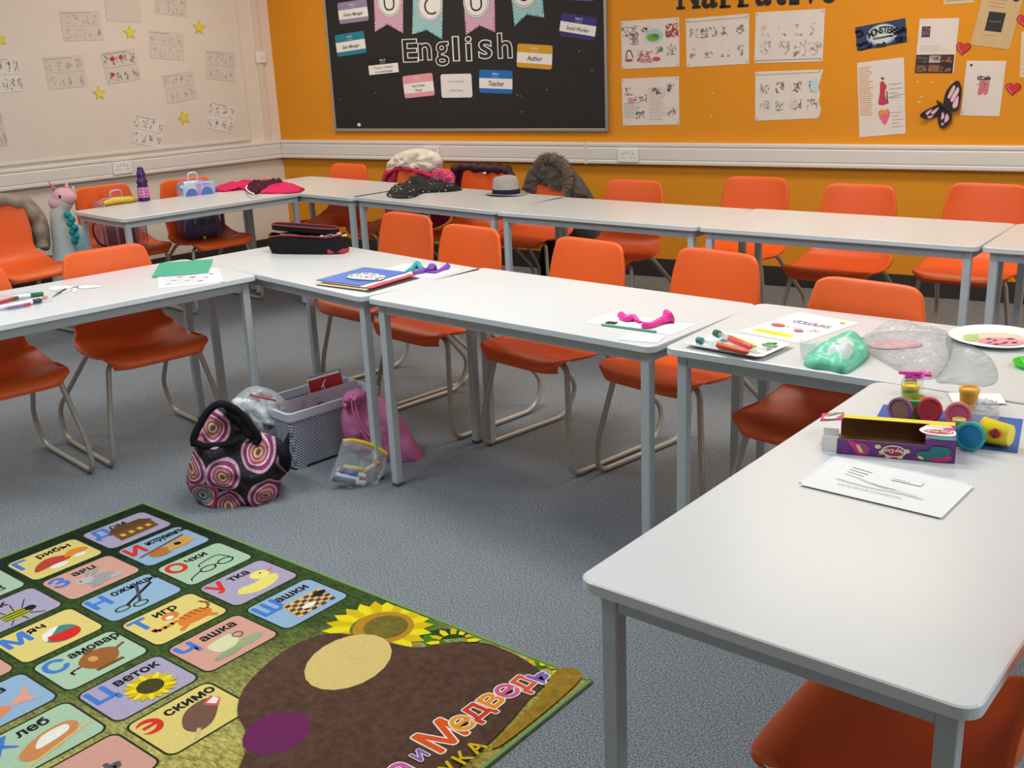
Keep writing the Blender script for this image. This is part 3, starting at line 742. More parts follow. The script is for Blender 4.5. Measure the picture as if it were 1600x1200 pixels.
def db(s, W, H):
    s.ell(W*.84, H*.93, .024, .03, C_(80, 50, 44)); s.lines(W*.2, H*.68, W*.6, H*.18, 3, C_(150, 120, 90), .003, 8); s.rect(W*.26, H*.28, W*.42, H*.34, C_(44, 40, 42)); s.line([(W*.33, H*.45), (W*.61, H*.46)], .002, FAINT); s.lines(W*.25, H*.18, W*.5, H*.05, 1, C_(150, 120, 90), .002)
poster([(1534, -18), (1602, -12), (1577, 78), (1520.6, 70)], 'aged tan parchment poster with a black square, near the right edge', db, base=C_(206, 176, 130), name='parchment_poster', cat='poster', grp=None)
poster([(1470, -30), (1530, -30), (1517, 2), (1480, 10)], 'tan parchment sheet cut off by the top edge of the photo', lambda s, W, H: s.lines(.01, .01, W*.8, H*.6, 4, C_(150, 120, 90), .003), base=C_(214, 190, 150), name='parchment_poster', cat='poster', grp=None)
def dr(s, W, H):
    s.scrib(W*.34, H*.42, W*.3, H*.3, 14, PENC2, .004, 3); s.blob([(W*.38, H*.4), (W*.42, H*.62), (W*.5, H*.66), (W*.52, H*.42)], C_(214, 110, 120)); s.blob([(W*.54, H*.4), (W*.55, H*.6), (W*.64, H*.64), (W*.63, H*.42)], C_(200, 120, 126)); s.scrib(W*.4, H*.66, W*.25, H*.08, 6, INK, .004, 4); s.rect(W*.1, H*.9, .012, .012, INK); s.rect(W*.03, H*.05, .006, .006, INK)
poster([(1510, 95), (1571, 95), (1563, 182), (1501, 180)], 'white sheet with a small red and blue couple drawing, right of the butterfly', dr, name='couple_drawing', cat='drawing', grp=None)
poster([(1592, 50), (1640, 46), (1640, 118), (1597, 121)], 'cream sheet at the right edge between two red hearts', lambda s, W, H: s.lines(.01, .01, W*.8, H*.8, 8, FAINT, .003), base=C_(224, 204, 170), name='note_sheet', cat='paper', grp=None)
def heart(px, py, size, rot, lab):
    p = onback(px, py, -.002); r = size; P = []
    for i in range(28):
        t = 2*pi*i/28; x = 16*sin(t)**3; y = 13*cos(t)-5*cos(2*t)-2*cos(3*t)-cos(4*t); c, q = cos(rot), sin(rot); P.append(((x*c-y*q)/17*r, (x*q+y*c)/17*r))
    s = Sheet(1, 1, C_(120, 30, 40), .004, poly=P); s.poly([(x*.9, y*.9) for x, y in P], C_(206, 46, 54)); s.line([(x*.72, y*.72) for x, y in P[16:24]], r*.08, C_(236, 150, 150))
    tag(s.make('paper_heart', frame4(p, (1, 0, 0), (0, 0, 1))), lab, 'heart', 'red hearts on the orange wall')
heart(1505, 75, .041, -.12, 'red paper heart beside the sheet of dark photographs')
heart(1583, 138, .041, -.05, 'red paper heart right of the couple drawing, lowest one')
heart(1601, 31, .041, .1, 'red paper heart cut by the right edge, topmost one')
# butterfly: body and four wings standing a little off the wall
p = onback(1474, 166, -.004); bfM = frame4(p, (cos(-.35), 0, sin(-.35)), (sin(.35), 0, cos(.35)))
bf = thing('paper_butterfly', 'black and pink cut-out butterfly on the orange wall above the trunking', 'butterfly', M4=bfM)
BK = C_(42, 26, 34); PK = C_(226, 186, 200)
def wing(P, cells, tilt, name='wing'):
    s = Sheet(1, 1, BK, .002, poly=[(v[0], v[1]) for v in crv([(a, b, 0) for a, b in P], 4, True)])
    for c in cells: s.blob(c, PK, 3)
    return s.build(name, s.mats, bf, M4=Matrix.Rotation(tilt, 4, 'Y'))
wing([(0, 0), (-.02, .08), (.01, .15), (.05, .125), (.075, .06), (.085, .005), (.04, -.01)], [[(.0, .06), (.005, .12), (.02, .11), (.015, .05)], [(.022, .05), (.03, .12), (.048, .10), (.04, .04)], [(.045, .03), (.055, .08), (.075, .03), (.06, .01)]], -.25)
wing([(.0, 0), (.06, -.02), (.075, -.06), (.05, -.11), (.02, -.10), (-.01, -.05)], [[(.01, -.03), (.02, -.07), (.032, -.05)], [(.035, -.03), (.045, -.08), (.06, -.05)], [(.03, -.085), (.04, -.1), (.045, -.085)]], -.2)
wing([(0, 0), (-.03, .0), (-.09, -.06), (-.095, -.09), (-.05, -.09), (.0, -.05)], [[(-.02, -.01), (-.05, -.05), (-.03, -.055)], [(-.05, -.03), (-.075, -.06), (-.06, -.07)], [(-.03, -.06), (-.06, -.08), (-.04, -.082)]], .35)
MB().ellipsoid((0, 0, .008), (.052, .009, .007), 12, 8, rot=Matrix.Rotation(-.35, 3, 'Z')).build('body', BK, bf, smooth=True)
# scraps of white tack left on the wall and board
R = random.Random(3)
mb = MB()
for px, py, Y in ((1111, 182, 0), (1113, 146, 0), (1434, 128, 0), (1457, 129, 0), (1436, 160, 0), (1440, 152, 0), (1487, 129, 0)):
    p = onback(px, py, -.001); mb.ellipsoid(p, (.006, .003, .004), 6, 4)
tag(mb.build('tack_residue', WHITE), 'little white tack scraps left between the papers on the orange wall', 'tack', kind='stuff')
mb = MB()
for px, py in ((532, 155), (587, 145), (688, 160), (808, 148), (813, 150), (925, 110), (815, 175), (855, 140), (905, 80)):
    p = off_board(px, py); mb.ellipsoid(p, (.0035, .002, .003), 6, 4)
p = off_board(561, 195); mb.ellipsoid(p, (.018, .003, .013), 6, 4)
tag(mb.build('tack_residue', WHITE), 'tiny white torn scraps left on the black display board', 'tack', kind='stuff')

# ================================================================ THE RUG
def rug_mat():
    m = bpy.data.materials.new('rug_grass_print'); m.use_nodes = True; nt = m.node_tree; b = nt.nodes['Principled BSDF']
    tc = nt.nodes.new('ShaderNodeTexCoord'); sp = nt.nodes.new('ShaderNodeSeparateXYZ'); nt.links.new(tc.outputs['Object'], sp.inputs[0])
    n = nt.nodes.new('ShaderNodeTexNoise'); n.inputs['Scale'].default_value = 9; n.inputs['Detail'].default_value = 3
    mp = nt.nodes.new('ShaderNodeMath'); mp.operation = 'MULTIPLY_ADD'; mp.inputs[1].default_value = .28; nt.links.new(n.outputs['Fac'], mp.inputs[0]); nt.links.new(sp.outputs['Y'], mp.inputs[2])
    ad = nt.nodes.new('ShaderNodeMath'); ad.operation = 'MULTIPLY_ADD'; ad.inputs[1].default_value = .60; nt.links.new(sp.outputs['X'], ad.inputs[0]); nt.links.new(mp.outputs[0], ad.inputs[2])
    mr = nt.nodes.new('ShaderNodeMapRange'); mr.inputs['From Min'].default_value = -.2; mr.inputs['From Max'].default_value = 2.1; nt.links.new(ad.outputs[0], mr.inputs['Value'])
    cr = nt.nodes.new('ShaderNodeValToRGB'); els = cr.color_ramp.elements
    els[0].position = 0; els[0].color = (*lin((150, 130, 50)), 1); els[1].position = 1; els[1].color = (*lin((34, 48, 34)), 1)
    for p, c in ((.20, (178, 166, 96)), (.31, (148, 144, 82)), (.44, (66, 84, 42)), (.66, (54, 74, 38)), (.80, (32, 44, 32))):
        e = els.new(p); e.color = (*lin(c), 1)
    nt.links.new(mr.outputs[0], cr.inputs['Fac'])
    n2 = nt.nodes.new('ShaderNodeTexNoise'); n2.inputs['Scale'].default_value = 70; n2.inputs['Detail'].default_value = 5; n2.inputs['Roughness'].default_value = .7
    mpg = nt.nodes.new('ShaderNodeMapping'); mpg.inputs['Scale'].default_value = (2.0, .7, 1); nt.links.new(tc.outputs['Object'], mpg.inputs[0]); nt.links.new(mpg.outputs[0], n2.inputs['Vector'])
    c2 = nt.nodes.new('ShaderNodeValToRGB'); c2.color_ramp.elements[0].position = .35; c2.color_ramp.elements[0].color = (.35, .4, .35, 1); c2.color_ramp.elements[1].position = .65; c2.color_ramp.elements[1].color = (1.3, 1.3, 1.2, 1)
    nt.links.new(n2.outputs['Fac'], c2.inputs['Fac'])
    mx = nt.nodes.new('ShaderNodeMix'); mx.data_type = 'RGBA'; mx.blend_type = 'MULTIPLY'; mx.inputs['Factor'].default_value = 1; nt.links.new(cr.outputs['Color'], mx.inputs['A']); nt.links.new(c2.outputs['Color'], mx.inputs['B'])
    nt.links.new(mx.outputs['Result'], b.inputs['Base Color']); b.inputs['Roughness'].default_value = .95; b.inputs['Specular IOR Level'].default_value = .1
    return m
def K(*c): return M(c, .95, .10, 160, bump=.5, bscale=420, spec=.1)
def KF(*c): return M(c, .95, .30, 55, bump=.6, bscale=300, spec=.1)
RO = at(921, 1067); RO[2] = 0.0
RM = frame4(RO, (.13995, .99016, 0), (-.99016, .13995, 0))
RW, RL = 1.38, 1.955
rg = thing('alphabet_rug', 'printed alphabet rug with picture cards, grass and sunflowers lying on the carpet', 'rug', M4=RM)
s = Sheet(1, 1, None, .006); s.k = .35; s.prism([(-RW, 0), (0, 0), (0, RL), (-RW, RL)], 0, .006, s.mi(rug_mat()))
# sunflowers and leaves along the right edge
Y1, Y2, GR, GD = K(226, 206, 30), K(206, 176, 20), K(64, 120, 34), K(34, 70, 28)
BEAR = KF(84, 60, 48); BEARD = KF(40, 32, 30); OCH = KF(150, 118, 40)
def petals(cx, cy, r, n=18, a0=0, clip=None, cols=(Y1, Y2), inner=.5):
    for i in range(n):
        a = a0+2*pi*i/n; P = [(r*inner, -.1*r), (r*.8, -.12*r), (r, 0), (r*.8, .12*r), (r*inner, .1*r)]
        Q = [(cx+x*cos(a)-y*sin(a), cy+x*sin(a)+y*cos(a)) for x, y in P]
        Q = [(min(-.008, x), y) for x, y in Q]; s.poly(Q, cols[i % 2])
for x, y, r, a in ((-.03, .44, .09, 2.4), (-.06, .34, .10, 2.0), (-.05, .52, .07, 2.9), (-.03, .16, .07, 2.5), (-.10, .42, .08, 1.2)):
    P = [(x+r*u*cos(a)-v*r*sin(a), y+r*u*sin(a)+v*r*cos(a)) for u, v in ((-1, 0), (-.4, .35), (.4, .3), (1, 0), (.4, -.3), (-.4, -.35))]
    s.blob([(min(-.008, a_), b_) for a_, b_ in P], GR if r < .09 else GD, 3)
petals(-.125, .62, .155, 22); s.ell(-.115, .61, .085, .085, K(176, 128, 40)); s.ell(-.11, .605, .062, .062, KF(112, 100, 40))
petals(-.06, .40, .075, 12, .2)
petals(-.05, .12, .07, 10, .4)
s.blob([(-.008, .02), (-.008, .09), (-.16, .05), (-.34, .03), (-.30, .01)], OCH); 
# plain brown shape filling the picture field below the cards
s.blob([(-.02, .30), (-.02, .20), (-.06, .09), (-.16, .07), (-.35, .04), (-.62, .05), (-.80, .10), (-.80, .36), (-.66, .50), (-.60, .62), (-.50, .70), (-.34, .74), (-.22, .70), (-.17, .56), (-.14, .46), (-.07, .40)], BEAR, 6)
s.ell(-.29, .56, .135, .105, K(206, 180, 110), .3); s.ell(-.60, .47, .085, .075, K(104, 40, 84), .2)
# title lettering
def rtext(t, x, y, size, m, a=0, off=.0, sx=1.0, o2=.05, edge=K(236, 226, 214)):
    s.text(t, x, y, size, edge, a, 0, o2, 'C', sx); s.text(t, x, y, size, m, a, 0, off, 'C', sx)
word = 'Медведь'; cols = [(214, 84, 34), (226, 150, 40), (200, 60, 40), (222, 140, 40), (206, 90, 130), (206, 90, 60), (130, 96, 170)]
xs = [-.385, -.320, -.266, -.210, -.158, -.106, -.058]
for i, (ch, c) in enumerate(zip(word, cols)):
    t = i/6; rtext(ch, xs[i], .105-.022*4*(t-.5)**2+.02-.01*i*.4, (.128 if i == 0 else .105), K(*c), a=-.02+.1*t, off=.02)
rtext('и', -.468, .118, .065, K(130, 96, 170), off=.02)
for ch, x, c in (('а', -.535, (196, 90, 150)), ('ш', -.605, (206, 90, 60)), ('а', -.675, (226, 150, 40)), ('М', -.755, (214, 84, 34))): rtext(ch, x, .10, .108, K(*c), off=.02)
for i, ch in enumerate('АЗБУКА'): s.text(ch, -.60+.045*i, .03, .055, Y2, 0, 0, .03, 'C')
# picture cards
LIL, BLU, GRN, YEL, PNK = (164, 154, 176), (140, 168, 192), (162, 188, 158), (212, 192, 112), (202, 150, 134)
cw, chh, r_ = .232, .187, .022
BK_ = K(36, 34, 36); BRN = K(122, 84, 44); GRYC = K(150, 150, 146); WHT = K(222, 220, 206); ORG = K(210, 120, 50); LRED = K(206, 52, 40); LBLU = K(70, 116, 192); LGR = K(72, 120, 60)
def card(col, row, bg, letter, rest, lc, draw):
    s.z = .0062; x = [-.275, -.536, -.797, -1.058, -1.319][col]; y = [1.706, 1.490, 1.268, 1.048, .824, .604, .384, .164][row]
    s.rr(x-.006, y-.006, cw+.012, chh+.012, r_+.004, K(46, 52, 34)); s.rr(x, y, cw, chh, r_, K(*bg))
    if letter == 'Э':
        s.ell(x+.036, y+chh-.046, .032, .034, lc); s.ell(x+.026, y+chh-.046, .026, .020, K(*bg)); s.rect(x+.018, y+chh-.051, .042, .012, lc); s.rect(x, y+chh-.062, .016, .034, K(*bg))
    else: s.text(letter, x+.012, y+chh-.080, .092, lc, 0, 0, .038)
    q = text_geo(rest, .032)[0]; wd = (max(v[0] for v in q)-min(v[0] for v in q))*.044 if q else 0
    s.text(rest, x+.086, y+chh-.048, (.047), BK_, 0, 0, .032, sx=min(1.0, .138/wd) if wd else 1)
    if draw: draw(x, y)
def P_(x, y, pts, sc=1): return [(x+a*sc, y+b*sc) for a, b in pts]
def d_house(x, y):
    s.poly(P_(x, y, [(.055, .03), (.20, .035), (.21, .10), (.065, .10)]), BRN); s.poly(P_(x, y, [(.05, .098), (.085, .145), (.19, .14), (.22, .10)]), K(96, 66, 36))
    for i in range(4): s.rect(x+.075+.032*i, y+.055, .016, .022, K(226, 190, 80))
    for i in range(5): s.line([(x+.058, y+.04+.013*i), (x+.205, y+.043+.013*i)], .0018, K(80, 54, 32))
def d_instr(x, y):
    s.ell(x+.15, y+.06, .055, .022, K(196, 140, 60), .1); s.ell(x+.08, y+.06, .038, .032, K(170, 110, 50)); s.line(P_(x, y, [(.02, .08), (.20, .115)]), .010, K(120, 80, 40)); s.poly(P_(x, y, [(.10, .04), (.21, .05), (.20, .10), (.12, .09)]), K(200, 150, 74)); s.ell(x+.15, y+.07, .012, .012, BK_)
def d_glasses(x, y):
    for cx in (.10, .165): s.line([(x+cx+.026*cos(t*pi/10), y+.055+.017*sin(t*pi/10)) for t in range(21)], .005, BK_)
    s.line(P_(x, y, [(.125, .06), (.14, .06)]), .004, BK_); s.line(P_(x, y, [(.075, .06), (.03, .04), (.02, .025)]), .004, BK_, smooth=3); s.line(P_(x, y, [(.19, .065), (.17, .11), (.10, .10), (.09, .085)]), .004, BK_, smooth=4)
def d_duck(x, y):
    s.blob(P_(x, y, [(.05, .05), (.10, .02), (.17, .03), (.20, .065), (.17, .085), (.12, .075), (.07, .08)]), K(222, 206, 110)); s.ell(x+.165, y+.105, .032, .028, K(226, 212, 116)); s.poly(P_(x, y, [(.193, .11), (.222, .115), (.195, .095)]), ORG); s.ell(x+.172, y+.112, .004, .004, BK_)
def d_draughts(x, y):
    s.poly(P_(x, y, [(.06, .02), (.20, .03), (.215, .11), (.075, .115)]), K(206, 170, 110))
    for i in range(8):
        for j in range(6):
            if (i+j) % 2: s.flat([(x+.062+.0172*i+.0025*j, y+.022+.014*j), (x+.079+.0172*i+.0025*j, y+.022+.014*j), (x+.0815+.0172*i+.0025*j, y+.036+.014*j), (x+.0645+.0172*i+.0025*j, y+.036+.014*j)], s.z+.0002, s.mi(K(84, 62, 48)))
    s.up(.0004); s.ell(x+.125, y+.055, .024, .012, WHT); s.ell(x+.19, y+.085, .024, .013, BK_)
def d_mush(x, y):
    s.ell(x+.10, y+.04, .03, .018, WHT); s.blob(P_(x, y, [(.03, .05), (.05, .09), (.10, .115), (.15, .09), (.15, .06), (.09, .055)]), K(180, 64, 50)); s.ell(x+.18, y+.055, .022, .014, WHT); s.blob(P_(x, y, [(.14, .075), (.17, .11), (.215, .10), (.22, .075), (.18, .068)]), K(214, 130, 46))
def d_hare(x, y):
    s.ell(x+.13, y+.06, .045, .032, GRYC); s.ell(x+.09, y+.085, .026, .022, K(176, 176, 172)); s.ell(x+.12, y+.125, .008, .03, GRYC, -.5); s.ell(x+.145, y+.12, .008, .03, GRYC, -.8); s.ell(x+.17, y+.04, .02, .014, K(170, 170, 166)); s.ell(x+.10, y+.03, .02, .008, GRYC); s.ell(x+.078, y+.09, .004, .004, BK_)
def d_sciss(x, y):
    for cx, cy in ((.06, .05), (.11, .035)): s.line([(x+cx+.022*cos(t*pi/8), y+cy+.014*sin(t*pi/8)) for t in range(17)], .006, LGR)
    s.line(P_(x, y, [(.08, .058), (.20, .125)]), .010, BK_); s.line(P_(x, y, [(.118, .052), (.165, .145)]), .010, K(70, 74, 76))
def d_tiger(x, y):
    s.blob(P_(x, y, [(.10, .05), (.12, .03), (.19, .03), (.21, .06), (.18, .09), (.13, .085)]), ORG); s.ell(x+.115, y+.115, .026, .022, ORG); s.ell(x+.108, y+.108, .012, .01, WHT); s.line(P_(x, y, [(.11, .075), (.05, .07), (.04, .085)]), .014, ORG, smooth=3); s.line(P_(x, y, [(.20, .06), (.225, .09), (.215, .12)]), .009, ORG, smooth=3)
    s.line(P_(x, y, [(.13, .04), (.09, .02)]), .014, ORG); s.line(P_(x, y, [(.18, .04), (.20, .015)]), .014, ORG)
    for i in range(5): s.line(P_(x, y, [(.125+.017*i, .085), (.13+.017*i, .062)]), .0035, BRN)
def d_cup(x, y):
    s.ell(x+.16, y+.045, .05, .02, K(150, 160, 120)); s.blob(P_(x, y, [(.08, .055), (.07, .10), (.10, .115), (.15, .115), (.155, .08), (.13, .055)]), K(206, 204, 160)); s.line([(x+.165+.014*cos(t*pi/8), y+.095+.014*sin(t*pi/8)) for t in range(17)], .006, K(190, 190, 150)); s.ell(x+.09, y+.035, .045, .013, K(140, 156, 116))
def d_beetle(x, y):
    s.ell(x+.12, y+.06, .045, .032, K(170, 170, 50)); s.ell(x+.165, y+.065, .016, .016, BK_)
    for i in range(3): s.line(P_(x, y, [(.08, .045+.015*i), (.16, .045+.015*i)]), .005, BK_); s.line(P_(x, y, [(.10+.025*i, .085), (.09+.045*i, .13)]), .003, BK_); s.line(P_(x, y, [(.10+.025*i, .035), (.08+.05*i, .008)]), .003, BK_)
def d_ball(x, y):
    s.ell(x+.14, y+.07, .05, .048, K(70, 130, 124), n=24); s.ell(x+.14, y+.07, .05, .048, WHT, n=14, a0=1.2, a1=3.4); s.ell(x+.145, y+.06, .045, .038, K(200, 44, 40), n=20, a0=2.6, a1=6.6)
def d_samovar(x, y):
    s.blob(P_(x, y, [(.10, .04), (.08, .09), (.11, .125), (.16, .125), (.19, .09), (.16, .04)]), K(150, 92, 46)); s.line(P_(x, y, [(.08, .08), (.05, .075), (.05, .06)]), .007, K(120, 72, 36), smooth=3); s.line(P_(x, y, [(.10, .03), (.17, .03)]), .012, K(116, 74, 40)); s.line(P_(x, y, [(.12, .13), (.15, .14)]), .012, K(116, 74, 40)); s.ell(x+.12, y+.09, .012, .016, K(200, 150, 90)); s.line(P_(x, y, [(.19, .09), (.215, .10)]), .009, BRN)
def d_flower(x, y):
    petals(x+.135, y+.07, .068, 18); s.ell(x+.135, y+.07, .034, .034, K(70, 66, 34))
def d_icecream(x, y):
    s.blob(P_(x, y, [(.09, .03), (.08, .07), (.12, .12), (.18, .13), (.20, .10), (.17, .06), (.13, .03)]), K(112, 82, 68)); s.poly(P_(x, y, [(.165, .11), (.20, .13), (.21, .10), (.185, .075)]), K(206, 90, 80)); s.poly(P_(x, y, [(.175, .11), (.203, .12), (.205, .10), (.188, .088)]), WHT); s.line(P_(x, y, [(.10, .035), (.075, .01)]), .010, K(206, 180, 120))
def d_fish(x, y):
    s.blob(P_(x, y, [(.04, .05), (.09, .03), (.14, .06), (.10, .09), (.05, .08)]), K(214, 130, 80)); s.poly(P_(x, y, [(.135, .06), (.21, .12), (.19, .06), (.20, .04)]), K(216, 150, 130))
def d_bread(x, y):
    s.blob(P_(x, y, [(.06, .03), (.05, .07), (.12, .11), (.19, .11), (.20, .07), (.13, .03)]), K(196, 130, 80)); s.blob(P_(x, y, [(.09, .06), (.12, .10), (.18, .10), (.17, .07)]), WHT); s.line(P_(x, y, [(.03, .01), (.22, .06)]), .008, K(206, 180, 110))
def d_blank(x, y): s.scrib(x+.1, y+.03, .08, .07, 12, GRYC, .006, int(x*-100))
card(0, 0, LIL, 'Д', 'ом', LBLU, d_house); card(0, 1, BLU, 'И', 'нструменты', LRED, d_instr); card(0, 2, GRN, 'О', 'чки', LRED, d_glasses); card(0, 3, LIL, 'У', 'тка', LRED, d_duck); card(0, 4, BLU, 'Ш', 'ашки', LBLU, d_draughts)
card(1, 0, YEL, 'Г', 'рибы', LBLU, d_mush); card(1, 1, PNK, 'З', 'аяц', LBLU, d_hare); card(1, 2, BLU, 'Н', 'ожницы', LBLU, d_sciss); card(1, 3, YEL, 'Т', 'игр', LBLU, d_tiger); card(1, 4, PNK, 'Ч', 'ашка', LBLU, d_cup)
card(2, 0, GRN, 'В', 'агон', LBLU, d_blank); card(2, 1, LIL, 'Ж', 'ук', LBLU, d_beetle); card(2, 2, YEL, 'М', 'яч', LBLU, d_ball); card(2, 3, GRN, 'С', 'амовар', LBLU, d_samovar); card(2, 4, LIL, 'Ц', 'веток', LBLU, d_flower); card(2, 5, YEL, 'Э', 'скимо', LRED, d_icecream)
card(3, 1, BLU, 'Е', 'ль', LRED, d_blank); card(3, 2, PNK, 'Л', 'ук', LBLU, d_blank); card(3, 3, BLU, 'Р', 'ыба', LBLU, d_fish); card(3, 4, GRN, 'Х', 'леб', LBLU, d_bread); card(3, 5, PNK, 'Ь', '', LRED, None); 
s.text('ь', -1.058+.15, .604+.06, .07, K(90, 88, 90), 0, 0, .05)
card(3, 6, BLU, 'Ю', 'ла', LBLU, d_blank); card(4, 2, GRN, 'К', 'от', LBLU, d_blank); card(4, 3, YEL, 'П', 'ень', LBLU, d_blank); card(4, 4, BLU, 'Ф', 'ен', LBLU, d_blank)
s.build('pile', s.mats, rg)
mb = MB(); w_ = .011
for c, d in (((-RW/2, -.002, .0045), (RW+.01, w_, .009)), ((-RW/2, RL+.002, .0045), (RW+.01, w_, .009)), ((.002, RL/2, .0045), (w_, RL+.01, .009)), ((-RW-.002, RL/2, .0045), (w_, RL+.01, .009))): mb.box(c, d)
mb.build('binding', M((112, 140, 84), .9, .1, 200), rg, bevel=.002)

# ================================================================ SOFT AND SMALL THINGS
def onplane(px, py, P0, n):
    d = ray(px, py); n = np.array(n); return CAM + d*((np.array(P0)-CAM)@n/(d@n))
def puffmesh(outline3, n, front, back, rings=9, per=64, folds=.25, fs=9.0, seed=0, flat_back=False, quilt=None):
    """cushion-like solid: outline3 = closed 3-D outline in a plane with normal n; bulges by front / back along n"""
    P = crv(outline3, max(2, per//len(outline3)), True); n = Vector(n).normalized(); c = sum(P, Vector())/len(P)
    mb = MB(); N = len(P)
    def side(amp, sgn):
        vs = []
        for k in range(rings):
            rho = k/rings
            for p in P:
                q = c+(p-c)*rho
                e = sqrt(max(0, 1-rho**3.0)); f = 1+folds*2*noise3(q.x*fs+seed*7.1, q.y*fs, q.z*fs)+folds*noise3(q.x*fs*2.7, q.y*fs*2.7+seed, q.z*fs*2.7)
                if quilt: f *= .78+.3*abs(sin(q.z*quilt))
                vs.append(q+n*(sgn*amp*e*f))
        return vs
    A = side(front, 1); 
    mb.add(A, [(k*N+i, k*N+(i+1) % N, (k+1)*N+(i+1) % N, (k+1)*N+i) for k in range(rings-1) for i in range(N)])
    B = side(back, -1); o = len(mb.v)
    mb.add(B, [(k*N+i, (k+1)*N+i, (k+1)*N+(i+1) % N, k*N+(i+1) % N) for k in range(rings-1) for i in range(N)])
    o2 = len(mb.v); mb.add(P, [])
    L = (rings-1)*N
    for i in range(N):
        j = (i+1) % N; mb.f.append((L+i, L+j, o2+j, o2+i)); mb.m.append(0); mb.f.append((o+L+i, o2+i, o2+j, o+L+j)); mb.m.append(0)
    return mb
def puff(name, pix, P0, n, front, back, mat, parent=None, **kw):
    O3 = [onplane(x, y, P0, n) for x, y in pix]
    return puffmesh(O3, n, front, back, **kw).build(name, mat, parent, smooth=True, merge=True)
def lump(name, pix, z0, H, mat, parent=None, folds=.45, fs=14, seed=0, rings=10, per=72):
    """crumpled cloth lying on a level top"""
    O3 = [at(x, y, z0+.001) for x, y in pix]; P = crv(O3, max(2, per//len(O3)), True); c = sum(P, Vector())/len(P); N = len(P); vs = []
    for k in range(rings+1):
        rho = k/rings
        for p in P:
            q = c+(p-c)*rho; e = sqrt(max(0, 1-rho**4))
            f = .75+folds*2*noise3(q.x*fs+seed*5.3, q.y*fs, seed)+folds*noise3(q.x*fs*2.5, q.y*fs*2.5, seed+3)
            vs.append(Vector((q.x, q.y, z0+.001+H*e*max(.12, f))))
    mb = MB(); mb.add(vs, [(k*N+i, (k+1)*N+i, (k+1)*N+(i+1) % N, k*N+(i+1) % N) for k in range(rings) for i in range(N)])
    mb.add([(p.x, p.y, z0+.001) for p in P], [tuple(range(N))[::-1]])
    return mb.build(name, mat, parent, smooth=True, merge=True)
def cloth(*c, b=.5, sc=260, var=.10, rough=.9): return M(c, rough, var, 18, bump=b, bscale=sc, spec=.2)
def cp(k, x, y, z): return np.array(CH[k] @ Vector((x, y, z)))
def cn(k): v = CH[k].to_3x3() @ Vector((0, 1, 0)); return np.array(v)
def T3(p): return Matrix.Translation(Vector(p))
def dot_mat(name, base, dot, scale, r):
    m = bpy.data.materials.new(name); m.use_nodes = True; nt = m.node_tree; b = nt.nodes['Principled BSDF']; tc = nt.nodes.new('ShaderNodeTexCoord')
    v = nt.nodes.new('ShaderNodeTexVoronoi'); v.inputs['Scale'].default_value = scale; v.inputs['Randomness'].default_value = .35; nt.links.new(tc.outputs['Object'], v.inputs['Vector'])
    lt = nt.nodes.new('ShaderNodeMath'); lt.operation = 'LESS_THAN'; lt.inputs[1].default_value = r; nt.links.new(v.outputs['Distance'], lt.inputs[0])
    mx = nt.nodes.new('ShaderNodeMix'); mx.data_type = 'RGBA'; mx.inputs['A'].default_value = (*lin(base), 1); mx.inputs['B'].default_value = (*lin(dot), 1)
    nt.links.new(lt.outputs[0], mx.inputs['Factor']); nt.links.new(mx.outputs['Result'], b.inputs['Base Color']); b.inputs['Roughness'].default_value = .85
    return m

# ---------------------------------------------------------------- coats on the chairs
# pink coat with a fleecy white hood
k = 'c2'; n = cn(k)
t = thing('hooded_coat', 'pink coat with white fleecy hood hung over a chair by the orange wall', 'coat', cp(k, 0, -.30, 0)); t_inv = Matrix.Translation(-Vector(t.location))
def child(o, par): o.parent = par; o.matrix_parent_inverse = Matrix.Translation(-Vector(par.location)) @ Matrix.Identity(4); return o
PKC = cloth(206, 40, 92, b=.7, sc=60, var=.2, rough=.6); FLEECE = cloth(232, 222, 206, b=1.0, sc=120, var=.12)
P0 = cp(k, 0, -.315, .6)
child(puff('body', [(597, 300), (597, 278), (606, 262), (640, 252), (682, 256), (703, 272), (706, 300), (700, 345), (655, 360), (610, 350)], P0, n, .02, .07, PKC, folds=.3, seed=1), t)
P0 = cp(k, 0, -.25, .8)
child(puff('hood', [(604, 268), (610, 250), (626, 238), (652, 232), (678, 237), (689, 250), (685, 264), (672, 275), (650, 266), (625, 262)], P0, n, .045, .06, FLEECE, folds=.35, fs=22, seed=2), t)
P0 = cp(k, 0, -.215, .75)
pts = [onplane(x, y, P0, n) for x, y in ((600, 300), (602, 282), (612, 268), (632, 263), (655, 268), (676, 276), (690, 282), (700, 292))]
child(MB().tube(crv(pts, 5), [.016+.006*sin(i*1.7) for i in range(36)], 10).build('hood_edge', PKC, smooth=True), t)
child(puff('sleeve', [(676, 268), (690, 262), (706, 270), (708, 290), (690, 296), (678, 286)], P0, n, .03, .03, dot_mat('pink_floral', (206, 50, 100), (232, 170, 190), 60, .3), folds=.3, seed=5), t)
